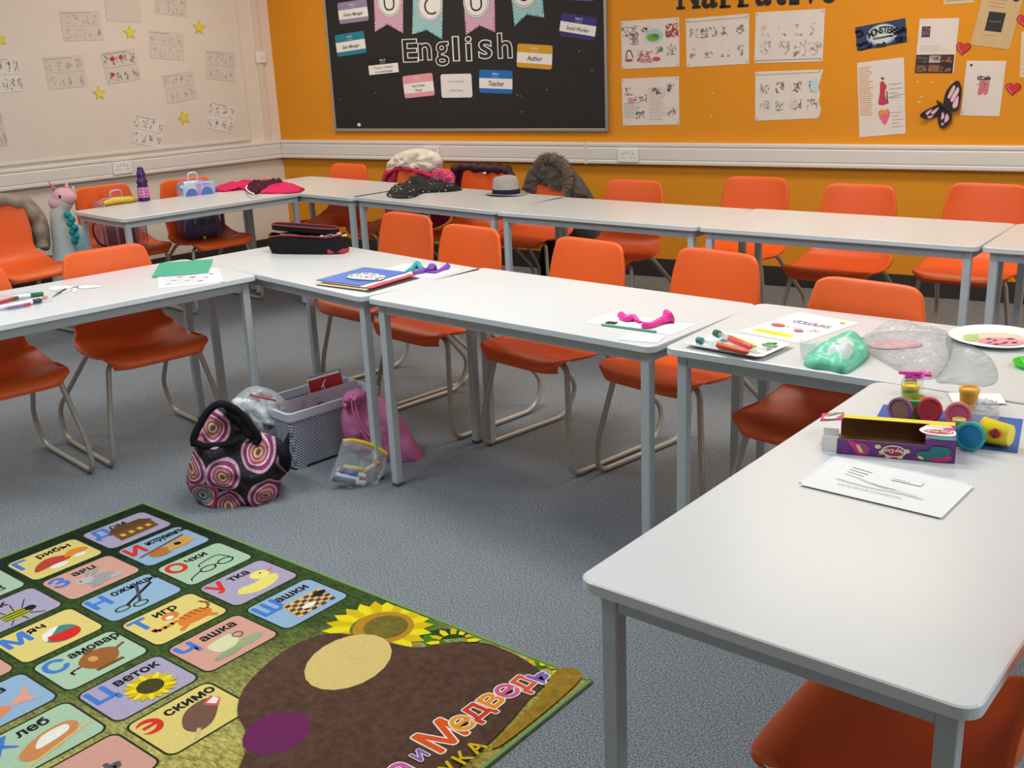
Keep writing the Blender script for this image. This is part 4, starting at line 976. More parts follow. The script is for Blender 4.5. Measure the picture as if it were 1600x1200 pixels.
# dark purple quilted coat
k = 'c3'; n = cn(k); t = thing('quilted_coat', 'dark purple quilted coat hung over a chair behind the grey hat', 'coat', cp(k, 0, -.30, 0))
PUR = cloth(64, 40, 52, b=.6, sc=50, rough=.45, var=.2)
child(puff('body', [(707, 300), (706, 268), (716, 259), (750, 258), (785, 261), (797, 272), (799, 300), (796, 350), (755, 360), (712, 352)], cp(k, 0, -.315, .6), n, .02, .06, PUR, folds=.3, seed=3, quilt=90), t)
P0 = cp(k, 0, -.235, .79); pts = [onplane(x, y, P0, n) for x, y in ((710, 278), (712, 265), (730, 261), (752, 263), (774, 264), (792, 266), (799, 280), (798, 302))]
child(MB().tube(crv(pts, 6), [.029+.006*sin(i*1.3) for i in range(43)], 12).build('collar', PUR, smooth=True), t)
child(MB().box(cp(k, .0, -.205, .765), (.022, .003, .012)).build('hanging_loop', WHITE), t)
# grey coat with fur hood
k = 'c4'; n = cn(k); t = thing('fur_hood_coat', 'dark grey coat with a shaggy fur hood over a chair by the orange wall', 'coat', cp(k, 0, -.30, 0))
GC = cloth(96, 92, 86, b=.5, sc=60, var=.2); FUR = cloth(142, 128, 114, b=1.0, sc=300, var=.3)
child(puff('body', [(814, 310), (818, 288), (834, 264), (870, 258), (900, 270), (918, 292), (932, 318), (942, 352), (936, 378), (905, 372), (860, 362), (822, 350)], cp(k, 0, -.33, .6), n, .03, .05, GC, folds=.3, seed=4), t)
child(puff('hood', [(820, 300), (822, 276), (834, 256), (856, 250), (878, 258), (884, 276), (884, 300), (876, 296), (862, 290), (846, 289), (836, 292)], cp(k, 0, -.24, .8), n, .06, .05, GC, folds=.35, fs=20, seed=6), t)
P0 = cp(k, 0, -.19, .82); path = crv([onplane(x, y, P0, n) for x, y in ((838, 262), (846, 250), (858, 245), (872, 249), (884, 259), (891, 274), (891, 290), (886, 306))], 8)
mb = MB(); mb.tube(path, [.020+.006*sin(i*2.1) for i in range(len(path))], 8); R = random.Random(2)
for p in path:
    for j in range(26):
        d = Vector((R.gauss(0, 1), R.gauss(0, 1), R.gauss(0, 1))).normalized(); b0 = p+d*.016; tip = b0+d*R.uniform(.018, .036)+Vector((0, 0, -.006))
        s1 = d.orthogonal().normalized()*.003; s2 = d.cross(s1).normalized()*.003
        mb.add([b0+s1, b0-s1*.5+s2, b0-s1*.5-s2, tip], [(0, 1, 3), (1, 2, 3), (2, 0, 3)])
child(mb.build('fur_trim', FUR, smooth=False), t)
child(MB().box(cp(k, -.0, -.20, .745), (.022, .003, .008)).build('hanging_loop', WHITE), t)
child(puff('shoulder', [(880, 262), (894, 264), (908, 282), (918, 306), (900, 311), (884, 306), (878, 284)], cp(k, 0, -.215, .8), n, .035, .03, GC, folds=.3, fs=18, seed=14), t)
child(puff('left_sleeve', [(822, 284), (834, 278), (840, 292), (838, 306), (824, 304), (816, 300)], cp(k, 0, -.215, .8), n, .03, .03, GC, folds=.3, fs=18, seed=15), t)
# black bag hanging under the same table
p = at(872, 410, .16); t = thing('black_bag', 'black bag on the floor under the chair with the grey fur hood coat', 'bag', (p[0], p[1], 0))
MB().ellipsoid((0, 0, .17), (.13, .09, .17), 20, 12, fn=lambda v: Vector((v.x*(1+.25*(v.z < 0)), v.y, v.z))).build('bag_body', cloth(24, 23, 24), t, smooth=True)
MB().tube(crv([(-.06, 0, .32), (-.05, 0, .40), (.05, 0, .40), (.06, 0, .32)], 5), .008, 8).build('handle', cloth(24, 23, 24), t, smooth=True)
# beige padded coat
k = 'c11'; n = cn(k); t = thing('padded_coat', 'beige grey padded coat hung over the chair at the left edge', 'coat', cp(k, 0, -.30, 0))
BG = cloth(150, 140, 124, b=.4, sc=40, rough=.55, var=.12)
child(puff('body', [(-60, 312), (-20, 303), (20, 302), (42, 306), (62, 324), (75, 348), (79, 384), (70, 392), (46, 382), (10, 392), (-50, 392)], cp(k, 0, -.31, .7), n, .05, .06, BG, folds=.25, seed=8, quilt=60), t)
P0 = cp(k, 0, -.235, .79); pts = [onplane(x, y, P0, n) for x, y in ((-50, 318), (-20, 313), (10, 313), (34, 320), (52, 338), (62, 362), (66, 386))]
child(MB().tube(crv(pts, 6), [.036+.006*sin(i*.9) for i in range(37)], 12).build('collar', BG, smooth=True), t)
# dark crate under it
p = at(52, 478, 0); t = thing('dark_crate', 'dark box on the floor beneath the chair with the beige coat', 'box', (p[0], p[1], 0), radians(15))
mb = MB(); 
for c, d in (((0, 0, .01), (.26, .30, .02)), ((0, -.145, .15), (.26, .01, .30)), ((0, .145, .15), (.26, .01, .30)), ((-.125, 0, .15), (.01, .28, .30)), ((.125, 0, .15), (.01, .28, .30))): mb.box(c, d)
mb.build('crate_body', M((40, 36, 34), .7, .1), t); MB().box((0, 0, .306), (.27, .31, .015)).build('lid', M((52, 46, 42), .6), t, bevel=.003)

# ---------------------------------------------------------------- unicorn soft toy between the chairs
p = at(97, 292, .83); base = Vector((p[0]-.02, p[1]+.03, 0))
t = thing('unicorn_toy', 'tall soft unicorn toy, white with pink face and teal mane, by the cream wall', 'toy', base)
vm = cam.matrix_world.to_3x3() @ Vector((1, 0, 0)); vr = Vector((vm.x, vm.y, 0)).normalized(); vf = Vector((-vr.y, vr.x, 0))   # picture-right along the floor
def U(a, z, d=0): return vr*a-vf*d+Vector((0, 0, z))
WH = cloth(206, 212, 206, b=.5, sc=180); TEAL = cloth(42, 152, 156, b=.6, sc=100); PNKU = cloth(226, 176, 182, b=.4, sc=160); LB = cloth(150, 194, 206, b=.4, sc=120)
pts = crv([U(-.01, .02), U(-.04, .16), U(-.05, .34), U(-.055, .50), U(-.06, .62), U(-.045, .70), U(-.015, .75)], 5); rad = [float(v) for v in np.interp(np.linspace(0, 6, len(pts)), range(7), [.11, .13, .10, .07, .058, .055, .06])]
MB().tube(pts, rad, 16).build('body', WH, t, smooth=True)
MB().ellipsoid(U(-.01, .765), (.075, .06, .058), 18, 12, rot=Matrix.Rotation(.5, 3, 'Z')).ellipsoid(U(-.055, .735, .02), (.05, .045, .04), 14, 10).build('head', PNKU, t, smooth=True)
MB().lathe([(.013, 0), (.008, .04), (.001, .08)], 10, M4=T3(U(-.055, .80)) @ Matrix.Rotation(-.5, 4, vf)).build('horn', cloth(196, 110, 140), t, smooth=True)
MB().ellipsoid(U(.05, .80), (.012, .012, .03), 10, 8).ellipsoid(U(.015, .82), (.012, .012, .03), 10, 8).build('ear', PNKU, t, smooth=True)
MB().ellipsoid(U(-.012, .775, .058), (.009, .006, .010), 10, 8).build('eye', INK, t, smooth=True)
mb = MB()
for i in range(7): mb.ellipsoid(U(.016+.016*(i % 2)+.003*i, .665-.026*i, .055), (.026, .022, .022), 10, 8)
mb.build('mane', TEAL, t, smooth=True)
MB().ellipsoid(U(.062, .49, .03), (.05, .035, .11), 14, 12).build('wing', LB, t, smooth=True)
MB().ellipsoid(U(.10, .10, .02), (.06, .05, .10), 14, 10).build('foot', WH, t, smooth=True)

# ---------------------------------------------------------------- clear pink backpack on its chair
def sbox(w, d, h, e=.28, nu=28, nv=16):
    mb = MB()
    def sg(v, q): return math.copysign(abs(v)**q, v)
    def fn(u, v):
        a = 2*pi*u; b = pi*(v-.5)
        return (w/2*sg(cos(b), e)*sg(cos(a), e), d/2*sg(cos(b), e)*sg(sin(a), e), h/2+h/2*sg(sin(b), e))
    return mb.grid(fn, nu, nv, wrapu=True)
PINKF = clear_film('pink_clear_plastic', tint=(232, 170, 190), opac=.30); PTRIM = M((214, 160, 172), .4, .03)
k = 'c9'; M4 = CH[k] @ T3((0, -.05, .437))
t = thing('clear_backpack', 'see-through pink backpack on the chair by the cream wall', 'backpack', M4=M4)
sbox(.27, .13, .29).build('bag_body', PINKF, t, smooth=True)
mb = MB()
for y in (.066, -.066): mb.tube([(x*.131, y, z) for x, z in [(a, b) for a, b in ((-1, .02), (-1, .2), (-.85, .27), (-.4, .29), (.4, .29), (.85, .27), (1, .2), (1, .02), (.9, .003), (-.9, .003))]], .005, 6, closed=True)
mb.tube([(-.06, .072, .0), (-.06, .074, .12), (-.055, .07, .25)], .009, 6).tube([(.06, .072, .0), (.06, .074, .12), (.055, .07, .25)], .009, 6)
mb.build('trim', PTRIM, t, smooth=True)
MB().tube(crv([(-.035, 0, .285), (-.03, 0, .335), (.03, 0, .335), (.035, 0, .285)], 5), .008, 8).build('handle', PTRIM, t, smooth=True)
MB().box((-.05, 0, .085), (.09, .08, .15)).build('purple_notebook', M((112, 60, 104), .6, .1), t, bevel=.01)
MB().box((.06, 0, .07), (.10, .08, .12)).build('brown_purse', M((96, 52, 50), .6, .1), t, bevel=.02)
MB().tube(crv([(.13, 0, .2), (.2, .05, .14), (.19, .09, .05), (.1, .1, .012)], 6), .006, 6).build('shoulder_strap', cloth(60, 48, 46), t, smooth=True)
# shiny backpack
def irid():
    m = M((206, 206, 224), .16, 0, metal=.75).copy(); m.name = 'iridescent_vinyl'; nt = m.node_tree; b = nt.nodes['Principled BSDF']
    tc = nt.nodes.new('ShaderNodeTexCoord'); n1 = nt.nodes.new('ShaderNodeTexNoise'); n1.inputs['Scale'].default_value = 9; nt.links.new(tc.outputs['Object'], n1.inputs['Vector'])
    cr = nt.nodes.new('ShaderNodeValToRGB'); e = cr.color_ramp.elements; e[0].position = .3; e[0].color = (*lin((150, 130, 220)), 1); e[1].position = .7; e[1].color = (*lin((236, 226, 240)), 1); q = e.new(.5); q.color = (*lin((170, 200, 236)), 1)
    nt.links.new(n1.outputs['Fac'], cr.inputs['Fac']); nt.links.new(cr.outputs[0], b.inputs['Base Color']); return m
IR = irid(); k = 'c10'; M4 = CH[k] @ T3((.02, -.06, .437)) @ Matrix.Rotation(radians(-8), 4, 'Z')
t = thing('shiny_backpack', 'shiny holographic backpack with two blue ovals on the chair by the cream wall', 'backpack', M4=M4)
def bulge(mb, k=1.0):
    return mb
sbox(.30, .17, .20, .45).build('bag_body', clear_film('dark_clear_plastic', tint=(120, 110, 160), opac=.35), t, smooth=True)
o = sbox(.22, .10, .36, .35).build('back_panel', IR, t, smooth=True); o.location = (0, -.04, .0)
s = Sheet(.21, .16, IR, .012, r=.03); s.ell(.055, .075, .040, .048, M((96, 120, 200), .25, .1, metal=.3)); s.ell(.155, .075, .040, .048, M((96, 120, 200), .25, .1, metal=.3)); s.rect(.093, .01, .024, .14, M((196, 150, 206), .3)); 
for x0_, y0_, w_, h_ in ((.01, .15, .19, .006), (.01, .004, .19, .006)): s.rect(x0_, y0_, w_, h_, WHITE)
s.make('flap', frame4((.105, .028, .20), (-1, 0, 0), (0, .12, 1)), t)
MB().tube(crv([(-.03, -.03, .35), (-.025, -.03, .40), (.025, -.03, .40), (.03, -.03, .35)], 5), .007, 8).build('handle', M((214, 206, 226), .3), t, smooth=True)
sbox(.20, .11, .12, .5).build('dark_pouch', cloth(58, 40, 66), t, smooth=True)
MB().ellipsoid((.02, .09, .012), (.012, .006, .010), 10, 8).build('yellow_charm', M((214, 206, 40), .4), t, smooth=True)
MB().tube(crv([(-.11, -.02, .34), (-.15, .0, .22), (-.14, .02, .06)], 5), .010, 8).build('shoulder_strap', M((96, 76, 150), .4), t, smooth=True)

# ---------------------------------------------------------------- on the table by the cream wall
p0, p1 = at(157, 325, TH), at(212, 316, TH); d = p1-p0; L = np.linalg.norm(d); q = Vector(d/L); side = Vector((-q.y, q.x, 0))
t = thing('banana', 'yellow banana lying on the white table by the cream wall', 'banana', p0)
pts = []; rd = []
for i in range(17):
    u = i/16; pts.append(q*(u*L)+side*(.03*sin(pi*u))+Vector((0, 0, .020+.004*sin(pi*u)))); rd.append(.019*min(1, .30+1.7*u, .5+(1-u)*4))
MB().tube(pts[2:], rd[2:], 12).build('fruit', M((212, 196, 48), .5, .06, 30), t, smooth=True)
MB().tube([pts[0]+Vector((0, 0, -.006)), pts[1], pts[2]], [.005, .0055, .009], 8).build('stem', M((150, 146, 60), .6), t, smooth=True)
p = at(226, 314, TH); t = thing('drinks_bottle', 'purple drinks bottle with a pink label on the white table by the cream wall', 'bottle', p)
VI = M((58, 22, 84), .25, .05); sc = 1.0
MB().lathe([(.026, 0), (.034, .004), (.035, .02), (.034, .088), (.028, .10), (.034, .112), (.032, .124), (.025, .134), (.026, .142)], 24).build('bottle_body', VI, t, smooth=True)
s = MB().lathe([(.0345, .022), (.0355, .024), (.0355, .084), (.0345, .086)], 24, cap=False); s.build('label', dot_mat('pink_label', (226, 140, 190), (150, 70, 150), 60, .35), t, smooth=True)
MB().lathe([(.026, .142), (.027, .146), (.024, .176), (.019, .182), (.018, .20), (.012, .206)], 20).build('cap', M((66, 26, 100), .3), t, smooth=True, angle=40)
PKD = cloth(214, 44, 96, b=.5, sc=80, var=.12)
t = thing('pink_garment', 'crumpled bright pink garment with a dark purple collar lying on the white corner', 'clothing', at(405, 295, TH))
child(lump('garment', [(332, 297), (345, 289), (380, 284), (420, 283), (452, 287), (476, 295), (462, 302), (425, 303), (398, 302), (375, 297), (350, 300)], TH, .026, PKD, seed=3, folds=.5, fs=16), t)
child(lump('collar', [(385, 294), (395, 286), (420, 287), (440, 284), (441, 288), (415, 296), (400, 302), (388, 300)], TH+.008, .032, cloth(74, 34, 50, b=.6), seed=5, folds=.5, fs=22), t)
pts = [at(x, y, TH+.03) for x, y in ((386, 290), (385, 295), (390, 300), (397, 303))]
child(MB().tube(crv(pts, 4), .005, 6).build('trim', WHITE, smooth=True), t)

# ---------------------------------------------------------------- back row: spotted cloth and hat
t = thing('spotted_cloth', 'black garment with white spots heaped on the back table beside the hat', 'clothing', at(660, 295, TH))
SP = dot_mat('black_spotted', (26, 25, 27), (214, 210, 206), 38, .19)
child(lump('garment', [(604, 305), (612, 297), (632, 292), (642, 284), (672, 280), (700, 285), (722, 296), (700, 300), (662, 302), (648, 308), (625, 309)], TH, .055, SP, seed=9, folds=.35, fs=12), t)
child(lump('sleeve', [(604, 306), (612, 298), (640, 298), (652, 305), (640, 310), (618, 310)], TH, .022, SP, seed=11, folds=.5, fs=20), t)
pb = at(791, 304, TH); ew = at(760, 303, TH); ee = at(823, 303, TH); br = float(np.linalg.norm(ee-ew))/2
t = thing('trilby_hat', 'light grey trilby hat with a navy band on the back row of tables', 'hat', pb)
GH = cloth(176, 170, 164, b=.5, sc=320); n_ = 40; k_ = br/.15
def hat(prof, mi=0, dent=False):
    vs = []
    for j, (r, z) in enumerate(prof):
        for i in range(n_):
            a = 2*pi*i/n_; x, y = r*cos(a)*1.0, r*sin(a)*.86
            zz = z
            if dent and z > .10: zz -= .016*math.exp(-(y/.025)**2)*(r/.09 < .95); 
            vs.append((x*k_, y*k_, zz*k_+ (0.012*(abs(sin(a))**2)*k_ if (not dent and r > .12) else 0)))
    return vs, [(j*n_+i, j*n_+(i+1) % n_, (j+1)*n_+(i+1) % n_, (j+1)*n_+i) for j in range(len(prof)-1) for i in range(n_)]
v, f_ = hat([(.098, .004), (.15, .002), (.152, .006), (.098, .009)]); MB().add(v, f_).build('brim', GH, t, smooth=True)
prof = [(.100, .006), (.099, .03), (.097, .055), (.094, .085), (.088, .112), (.078, .126), (.055, .133), (.03, .134), (.004, .134)]
v, f_ = hat(prof, dent=True); MB().add(v, f_).build('crown', GH, t, smooth=True)
v, f_ = hat([(.1005, .008), (.1025, .010), (.1015, .040), (.0995, .042)], dent=True); MB().add(v, f_).build('band', cloth(34, 36, 74), t, smooth=True)

# ---------------------------------------------------------------- pencil case on the inner corner table
a = at(418, 397, TH); b = at(536, 398, TH); far = at(430, 388, TH)
d = Vector(b-a); L = d.length; d.normalize(); M4 = frame4((a+b)/2+np.array([0, 0, 0])+np.array([-d.y, d.x, 0])*.045, d, (-d.y, d.x, 0))
t = thing('pencil_case', 'open black fabric pencil case with red piping on the inner corner table', 'pencil case', M4=M4)
BKC = cloth(26, 25, 29, b=.7, sc=70, var=.2)
def rc(w, dd, h0, h1, n=32, e=.55):
    P = []
    for i in range(n): a_ = 2*pi*i/n; P.append((w/2*math.copysign(abs(cos(a_))**e, cos(a_)), dd/2*math.copysign(abs(sin(a_))**e, sin(a_))))
    return P
P = rc(L, .10, 0, 0); n = len(P); mb = MB(); hh = .075
vs = [(x*.97, y*.97, 0) for x, y in P]+[(x*1.02+.004*sin(i*1.7), y*1.06, hh*.5) for i, (x, y) in enumerate(P)]+[(x, y, hh+.004*sin(i*.9)) for i, (x, y) in enumerate(P)]+[(x*.95, y*.9, hh-.004) for x, y in P]+[(x*.93, y*.86, .012) for x, y in P]
mb.add(vs, [tuple(range(n))[::-1], tuple(range(4*n, 5*n))]+[(j*n+i, j*n+(i+1) % n, (j+1)*n+(i+1) % n, (j+1)*n+i) for j in range(4) for i in range(n)])
mb.build('case_body', BKC, t, smooth=True, angle=50)
MB().tube([(x*1.0, y*1.02, hh+.003+.004*sin(i*.9)) for i, (x, y) in enumerate(P)], .0035, 6, closed=True).build('red_piping', M((150, 34, 40), .6), t, smooth=True)
o = MB().prism([(x*.86, y*.78) for x, y in P], 0, .022).build('lid', BKC, t, bevel=.004); o.matrix_local = T3((-.02, .022, hh+.012)) @ Matrix.Rotation(radians(4), 4, 'Y')
MB().tube([(x*.86, y*.78, .024) for x, y in P], .003, 6, closed=True).build('lid_piping', M((150, 34, 40), .6), o, smooth=True)
mb = MB(); R = random.Random(1); mats = [M((222, 222, 216), .4), M((190, 60, 60), .5), M((120, 120, 124), .3, metal=.5), M((214, 190, 90), .5)]
for i in range(16):
    x = R.uniform(-.42, .40)*L; y = R.uniform(-.03, .03); mb.tube([(x, y, .06+R.uniform(0, .02)), (x+R.uniform(.03, .07), y+R.uniform(-.01, .01), .064+R.uniform(0, .02))], .005, 6, i % 4)
for i in range(10): mb.ellipsoid((R.uniform(.2, .42)*L, R.uniform(-.03, .03), hh-.006), (.012, .009, .009), 8, 6, i % 2*0)
mb.build('pens_inside', mats, t)
MB().prism([(L*.30, -.052), (L*.5, -.03), (L*.5, .03), (L*.3, .052)], .002, .024).build('red_end', M((186, 36, 44), .6), t, bevel=.006)

# ---------------------------------------------------------------- helpers for paper and pens on the tables
def on_t(dz=0.0): return lambda x, y: at(x, y, TH+.0006+dz)
def tsheet(name, q, lab, cat, base, draw=None, dz=0.0, t_=.0006, r=0, grp=None, poly=None, parent=None):
    M4, W, H = fitrect(q, on_t(dz)); s = Sheet(W, H, base, t_, r=r, poly=[(a*W, b*H) for a, b in poly] if poly else None)
    if draw: draw(s, W, H)
    o = s.make(name, M4, parent)
    return tag(o, lab, cat, grp) if lab else o
def pen(name, p0, p1, r, body, capc, lab, cat='pen', grp=None, dz=0.0, capfrac=.3, z=None):
    z = TH+dz+r+.0008 if z is None else z
    a, b = Vector(at(*p0, z)), Vector(at(*p1, z)); d = b-a; L = d.length; q = d.to_track_quat('Z', 'Y').to_matrix().to_4x4()
    t = thing(name, lab, cat, M4=T3(a) @ q, group=grp)
    MB().lathe([(r*.35, 0), (r*.9, .006), (r, .010), (r, L*(1-capfrac)), (r*.95, L*(1-capfrac)+.001)], 12).build('barrel', body, t, smooth=True, angle=40)
    MB().lathe([(r*1.1, L*(1-capfrac)), (r*1.12, L*.97), (r*.8, L), (0.0005, L)], 12).build('cap', capc, t, smooth=True, angle=40)
    return t
PW = M((236, 236, 232), .7, .01)
# left inner table
def dw(s, W, H):
    s.rect(W*.06, H*.83, W*.3, H*.05, C_(206, 206, 60)); s.lines(W*.08, H*.12, W*.84, H*.62, 5, C_(190, 180, 190), .008, 3)
    for i in range(8): s.ell(W*(.15+.1*i), H*(.2+.5*((i*7) % 5)/5), .012, .007, C_(*[(200, 130, 150), (150, 160, 200), (206, 180, 120), (160, 180, 160)][i % 4]))
tsheet('worksheet', [(228, 426), (330, 424), (361, 434), (268, 453)], 'white worksheet with small pictures under the green paper', 'paper', PW, dw)
# matching actual sheet corners: left (202,440) top (235,428) right (361,432) bottom (270,453)
GP = M((58, 168, 132), .6, .03)
tsheet('green_paper', [(252, 409), (333, 407), (325, 424), (234, 436)], 'green coloured paper lying over a worksheet on the left table', 'paper', GP, None, dz=.002)
# cut out paper shape and scissors
t = thing('paper_cutout', 'small white cut-out paper shape beside the scissors on the left table', 'paper', at(120, 452, TH))
def cut(px): return [Vector(at(x, y, TH+.001))-Vector(t.location) for x, y in px]
mb = MB()
for q in ([(75, 451), (85, 447), (118, 447), (120, 449), (95, 454), (80, 454)], [(88, 455), (120, 447), (124, 449), (100, 458), (92, 458)], [(118, 449), (135, 446), (159, 447), (156, 449), (126, 451)], [(110, 453), (118, 451), (122, 454), (115, 457)]):
    c_ = cut(q); mb.add(c_, [tuple(range(len(c_)))]); mb.add([v+Vector((0, 0, .0006)) for v in c_], [tuple(range(len(c_)))])
mb.build('cut_shape', PW, t)
o = MB().ellipsoid(Vector(at(93, 452, TH+.003))-Vector(t.location), (.008, .006, .003), 8, 6).build('yellow_sticker', M((206, 206, 96), .5), t)
t = thing('scissors', 'small open scissors lying on white cut-out paper on the left table', 'scissors', at(100, 455, TH))
def tl(px, z): return [Vector(at(x, y, z))-Vector(t.location) for x, y in px]
st = M((120, 118, 116), .3, .02, metal=.8)
MB().tube(tl([(82, 464), (93, 457), (103, 452)], TH+.004), [.0012, .003, .003], 6).build('blade', st, t); MB().tube(tl([(104, 452), (112, 449), (122, 446)], TH+.005), .0022, 6).build('handle', M((214, 214, 210), .4), t)
MB().tube(tl([(88, 455), (96, 452), (104, 450)], TH+.007), .003, 6).build('handle', M((214, 214, 210), .4), t)
# clear pen wallet with pens
t = thing('plastic_wallet', 'clear plastic wallet of pens at the left end of the left table', 'wallet', at(30, 470, TH))
M4_, W_, H_ = fitrect([(-30, 462), (62, 455), (78, 468), (-30, 493)], on_t(0))
o = MB().prism(rrect(W_, H_, .01, 4, W_/2, H_/2), 0, .002).build('wallet_sheet', FILM, None, M4=M4_); child(o, t)
WP = M((226, 226, 232), .35); 
for nm, a, b, r, c1, c2, lab, cf in (
    ('marker_pen', (20, 465), (68, 459), .0075, WP, M((14, 92, 66), .4), 'white marker pen with a dark green cap on the left table', .42),
    ('marker_pen', (-8, 482), (65, 469), .008, WP, M((44, 50, 72), .4), 'white marker pen with a dark blue cap, nearest in the pen wallet', .2),
    ('marker_pen', (-6, 474), (28, 465), .0065, M((190, 40, 60), .4), M((120, 60, 60), .4), 'red pen at the left edge of the left table', .3),
    ('felt_pen', (10, 482), (48, 475), .005, M((130, 90, 140), .4), M((178, 30, 84), .4), 'thin purple pen under the blue capped marker', .3),
    ('felt_pen', (40, 470), (74, 464), .004, WP, M((236, 120, 80), .4), 'thin white pen with a bright orange tip beyond the blue cap', .25)):
    pen(nm, a, b, r, c1, c2, lab, 'pen', None, dz=.003, capfrac=cf)

# inner corner table: folder stack, paper, balloons
FQ = [(569, 421), (645, 433), (560, 449), (487, 444)]
def folder(q, col, dz, lab, nm='folder', th=.003): return tsheet(nm, q, lab, 'folder', col, None, dz=dz, t_=th)
q0 = [(575, 424), (655, 436), (577, 456), (493, 447)]
tsheet('black_folder', q0, 'black folder at the bottom of the stack on the inner corner table', 'folder', M((30, 30, 34), .5), None, 0, .002)
tsheet('card_folder', [(575, 423), (645, 432), (572, 453), (491, 445)], 'cream and pale yellow card folder low in the stack', 'folder', M((226, 214, 160), .6), None, .0025, .002)
tsheet('red_folder', [(585, 423), (654, 432), (575, 450), (505, 444)], 'red folder second from the top of the stack', 'folder', M((206, 74, 84), .5), None, .005, .004)
tsheet('white_paper', [(575, 422), (642, 431), (566, 448), (500, 441)], 'white paper sheets between the red and blue folders', 'paper', PW, None, .0095, .003)
tsheet('blue_folder', [(573, 419), (643, 427), (556, 446), (490, 438)], 'blue folder on top of the stack on the inner corner table', 'folder', M((70, 110, 186), .45, .03), None, .013, .003)
t = thing('zip_purse', 'flat grey and white patterned purse lying on the blue folder', 'purse', at(568, 434, TH+.0165))
child(lump('purse_body', [(541, 434), (548, 430), (575, 428), (600, 431), (602, 434), (592, 438), (560, 437)], TH+.0168, .010, dot_mat('grey_white_marble', (226, 226, 226), (120, 118, 120), 45, .42), folds=.2, seed=2), t)
pts = [at(x, y, TH+.0215) for x, y in ((541, 435), (560, 438), (592, 439), (603, 435))]; child(MB().tube(pts, .0016, 6).build('zip', INK, smooth=True), t)
tsheet('blank_paper', [(633, 412), (715, 421), (681, 435), (590, 424)], 'white paper under the teal and purple balloons', 'paper', PW, None, 0)
def balloon(path, rad, col, lab, base=TH+.0012, nm='balloon'):
    P = [Vector(at(x, y, base+max(rad)*.9)) for x, y in path]; o = P[0]; t = thing(nm, lab, 'balloon', (o.x, o.y, base)); off = Vector((o.x, o.y, base))
    pts = crv([p-off for p in P], 5); rr_ = [float(v) for v in np.interp(np.linspace(0, len(rad)-1, len(pts)), range(len(rad)), rad)]
    pts = [Vector((p.x, p.y, max(r_, .0) if i else r_)) for i, (p, r_) in enumerate(zip(pts, rr_))]
    MB().tube(pts, rr_, 12).build('bulb', col, t, smooth=True)
    e = pts[-1]; d_ = (pts[-1]-pts[-2]).normalized()
    MB().tube([e-d_*.002, e+d_*.004, e+d_*.007], [rr_[-1], rr_[-1]*1.2, rr_[-1]*1.9], 10).build('neck', col, t, smooth=True)
    return t
TE, PU, MG = M((24, 158, 160), .4, .04), M((126, 62, 172), .4, .04), M((232, 44, 152), .4, .04)
balloon([(634, 421), (643, 418), (652, 413), (657, 417)], [.004, .008, .013, .007], TE, 'teal balloon on white paper, inner corner table')
balloon([(645, 425), (658, 423), (668, 420), (674, 421)], [.008, .010, .008, .012], PU, 'purple balloon touching the teal one')
balloon([(700, 416), (690, 419), (680, 423), (670, 422)], [.012, .007, .005, .004], PU, 'purple balloon with a round knob, right of the others')

# table with the pink balloons
tsheet('blank_paper', [(950, 489), (1085, 507), (1050, 524), (916, 504)], 'white paper under the two pink balloons', 'paper', PW, None, 0)
balloon([(970, 493), (979, 497), (990, 496), (998, 499)], [.012, .010, .011, .004], MG, 'left pink balloon on white paper')
balloon([(1003, 507), (1017, 506), (1030, 501), (1042, 498)], [.011, .009, .010, .014], MG, 'right pink balloon on white paper, the longer one')
t = thing('green_pencil', 'thin grey-green pencil lying along the near edge of the paper with pink balloons', 'pencil', at(940, 507, TH+.004))
a, b = Vector(at(940, 507, TH+.0045)), Vector(at(1024, 518, TH+.0045)); MB().tube([a-a, b-a], .0036, 6).build('pencil_shaft', M((96, 160, 140), .5), t); MB().tube([b-a, (b-a)*1.03], [.0036, .0006], 6).build('pencil_tip', M((70, 120, 110), .5), t)
tsheet('black_card', [(950, 503), (965, 504.5), (961, 507), (946, 505.5)], 'tiny black card on the paper with the pink balloons', 'card', INK, None, .001, .003)
tsheet('folded_card', [(977, 520), (1039, 526), (1028, 536), (968, 532)], 'small blank white card by the near edge of the table with pink balloons', 'card', PW, lambda s, W, H: s.line([(0, H*.1), (W, H*.06)], .001, GREYINK), 0, .0015)

# ================================================================ CLUTTERED TABLE
def dws(s, W, H):
    s.rect(W*.10, H*.10, W*.62, H*.11, C_(226, 216, 30)); s.lines(W*.15, H*.13, W*.5, H*.04, 1, C_(150, 150, 60), .002)
    for i, ch in enumerate('COLOURS'): s.text(ch, W*(.30+.085*i), H*.62, .036, C_(*[(150, 90, 150), (90, 110, 190), (100, 150, 190), (190, 110, 120), (120, 130, 200), (216, 150, 110), (110, 160, 170)][i]), off=.02, align='C')
    s.ell(W*.22, H*.42, .022, .016, C_(206, 90, 84)); s.line([(W*(.36+.03*cos(t*pi/6)), H*(.4+.05*sin(t*pi/6))) for t in range(9)], .002, GREYINK); s.lines(W*.44, H*.40, W*.3, H*.06, 1, C_(200, 150, 130), .004)
    s.ell(W*.62, H*.36, .016, .010, C_(196, 110, 130)); s.scrib(W*.7, H*.4, W*.15, H*.1, 6, C_(206, 160, 120), .002); s.ell(W*.84, H*.88, .010, .007, C_(220, 210, 60))
tsheet('worksheet', [(1247, 488), (1343.5, 505), (1249, 537), (1156, 518)], 'white worksheet with coloured lettering and a yellow stripe, on the cluttered table', 'paper', PW, dws)
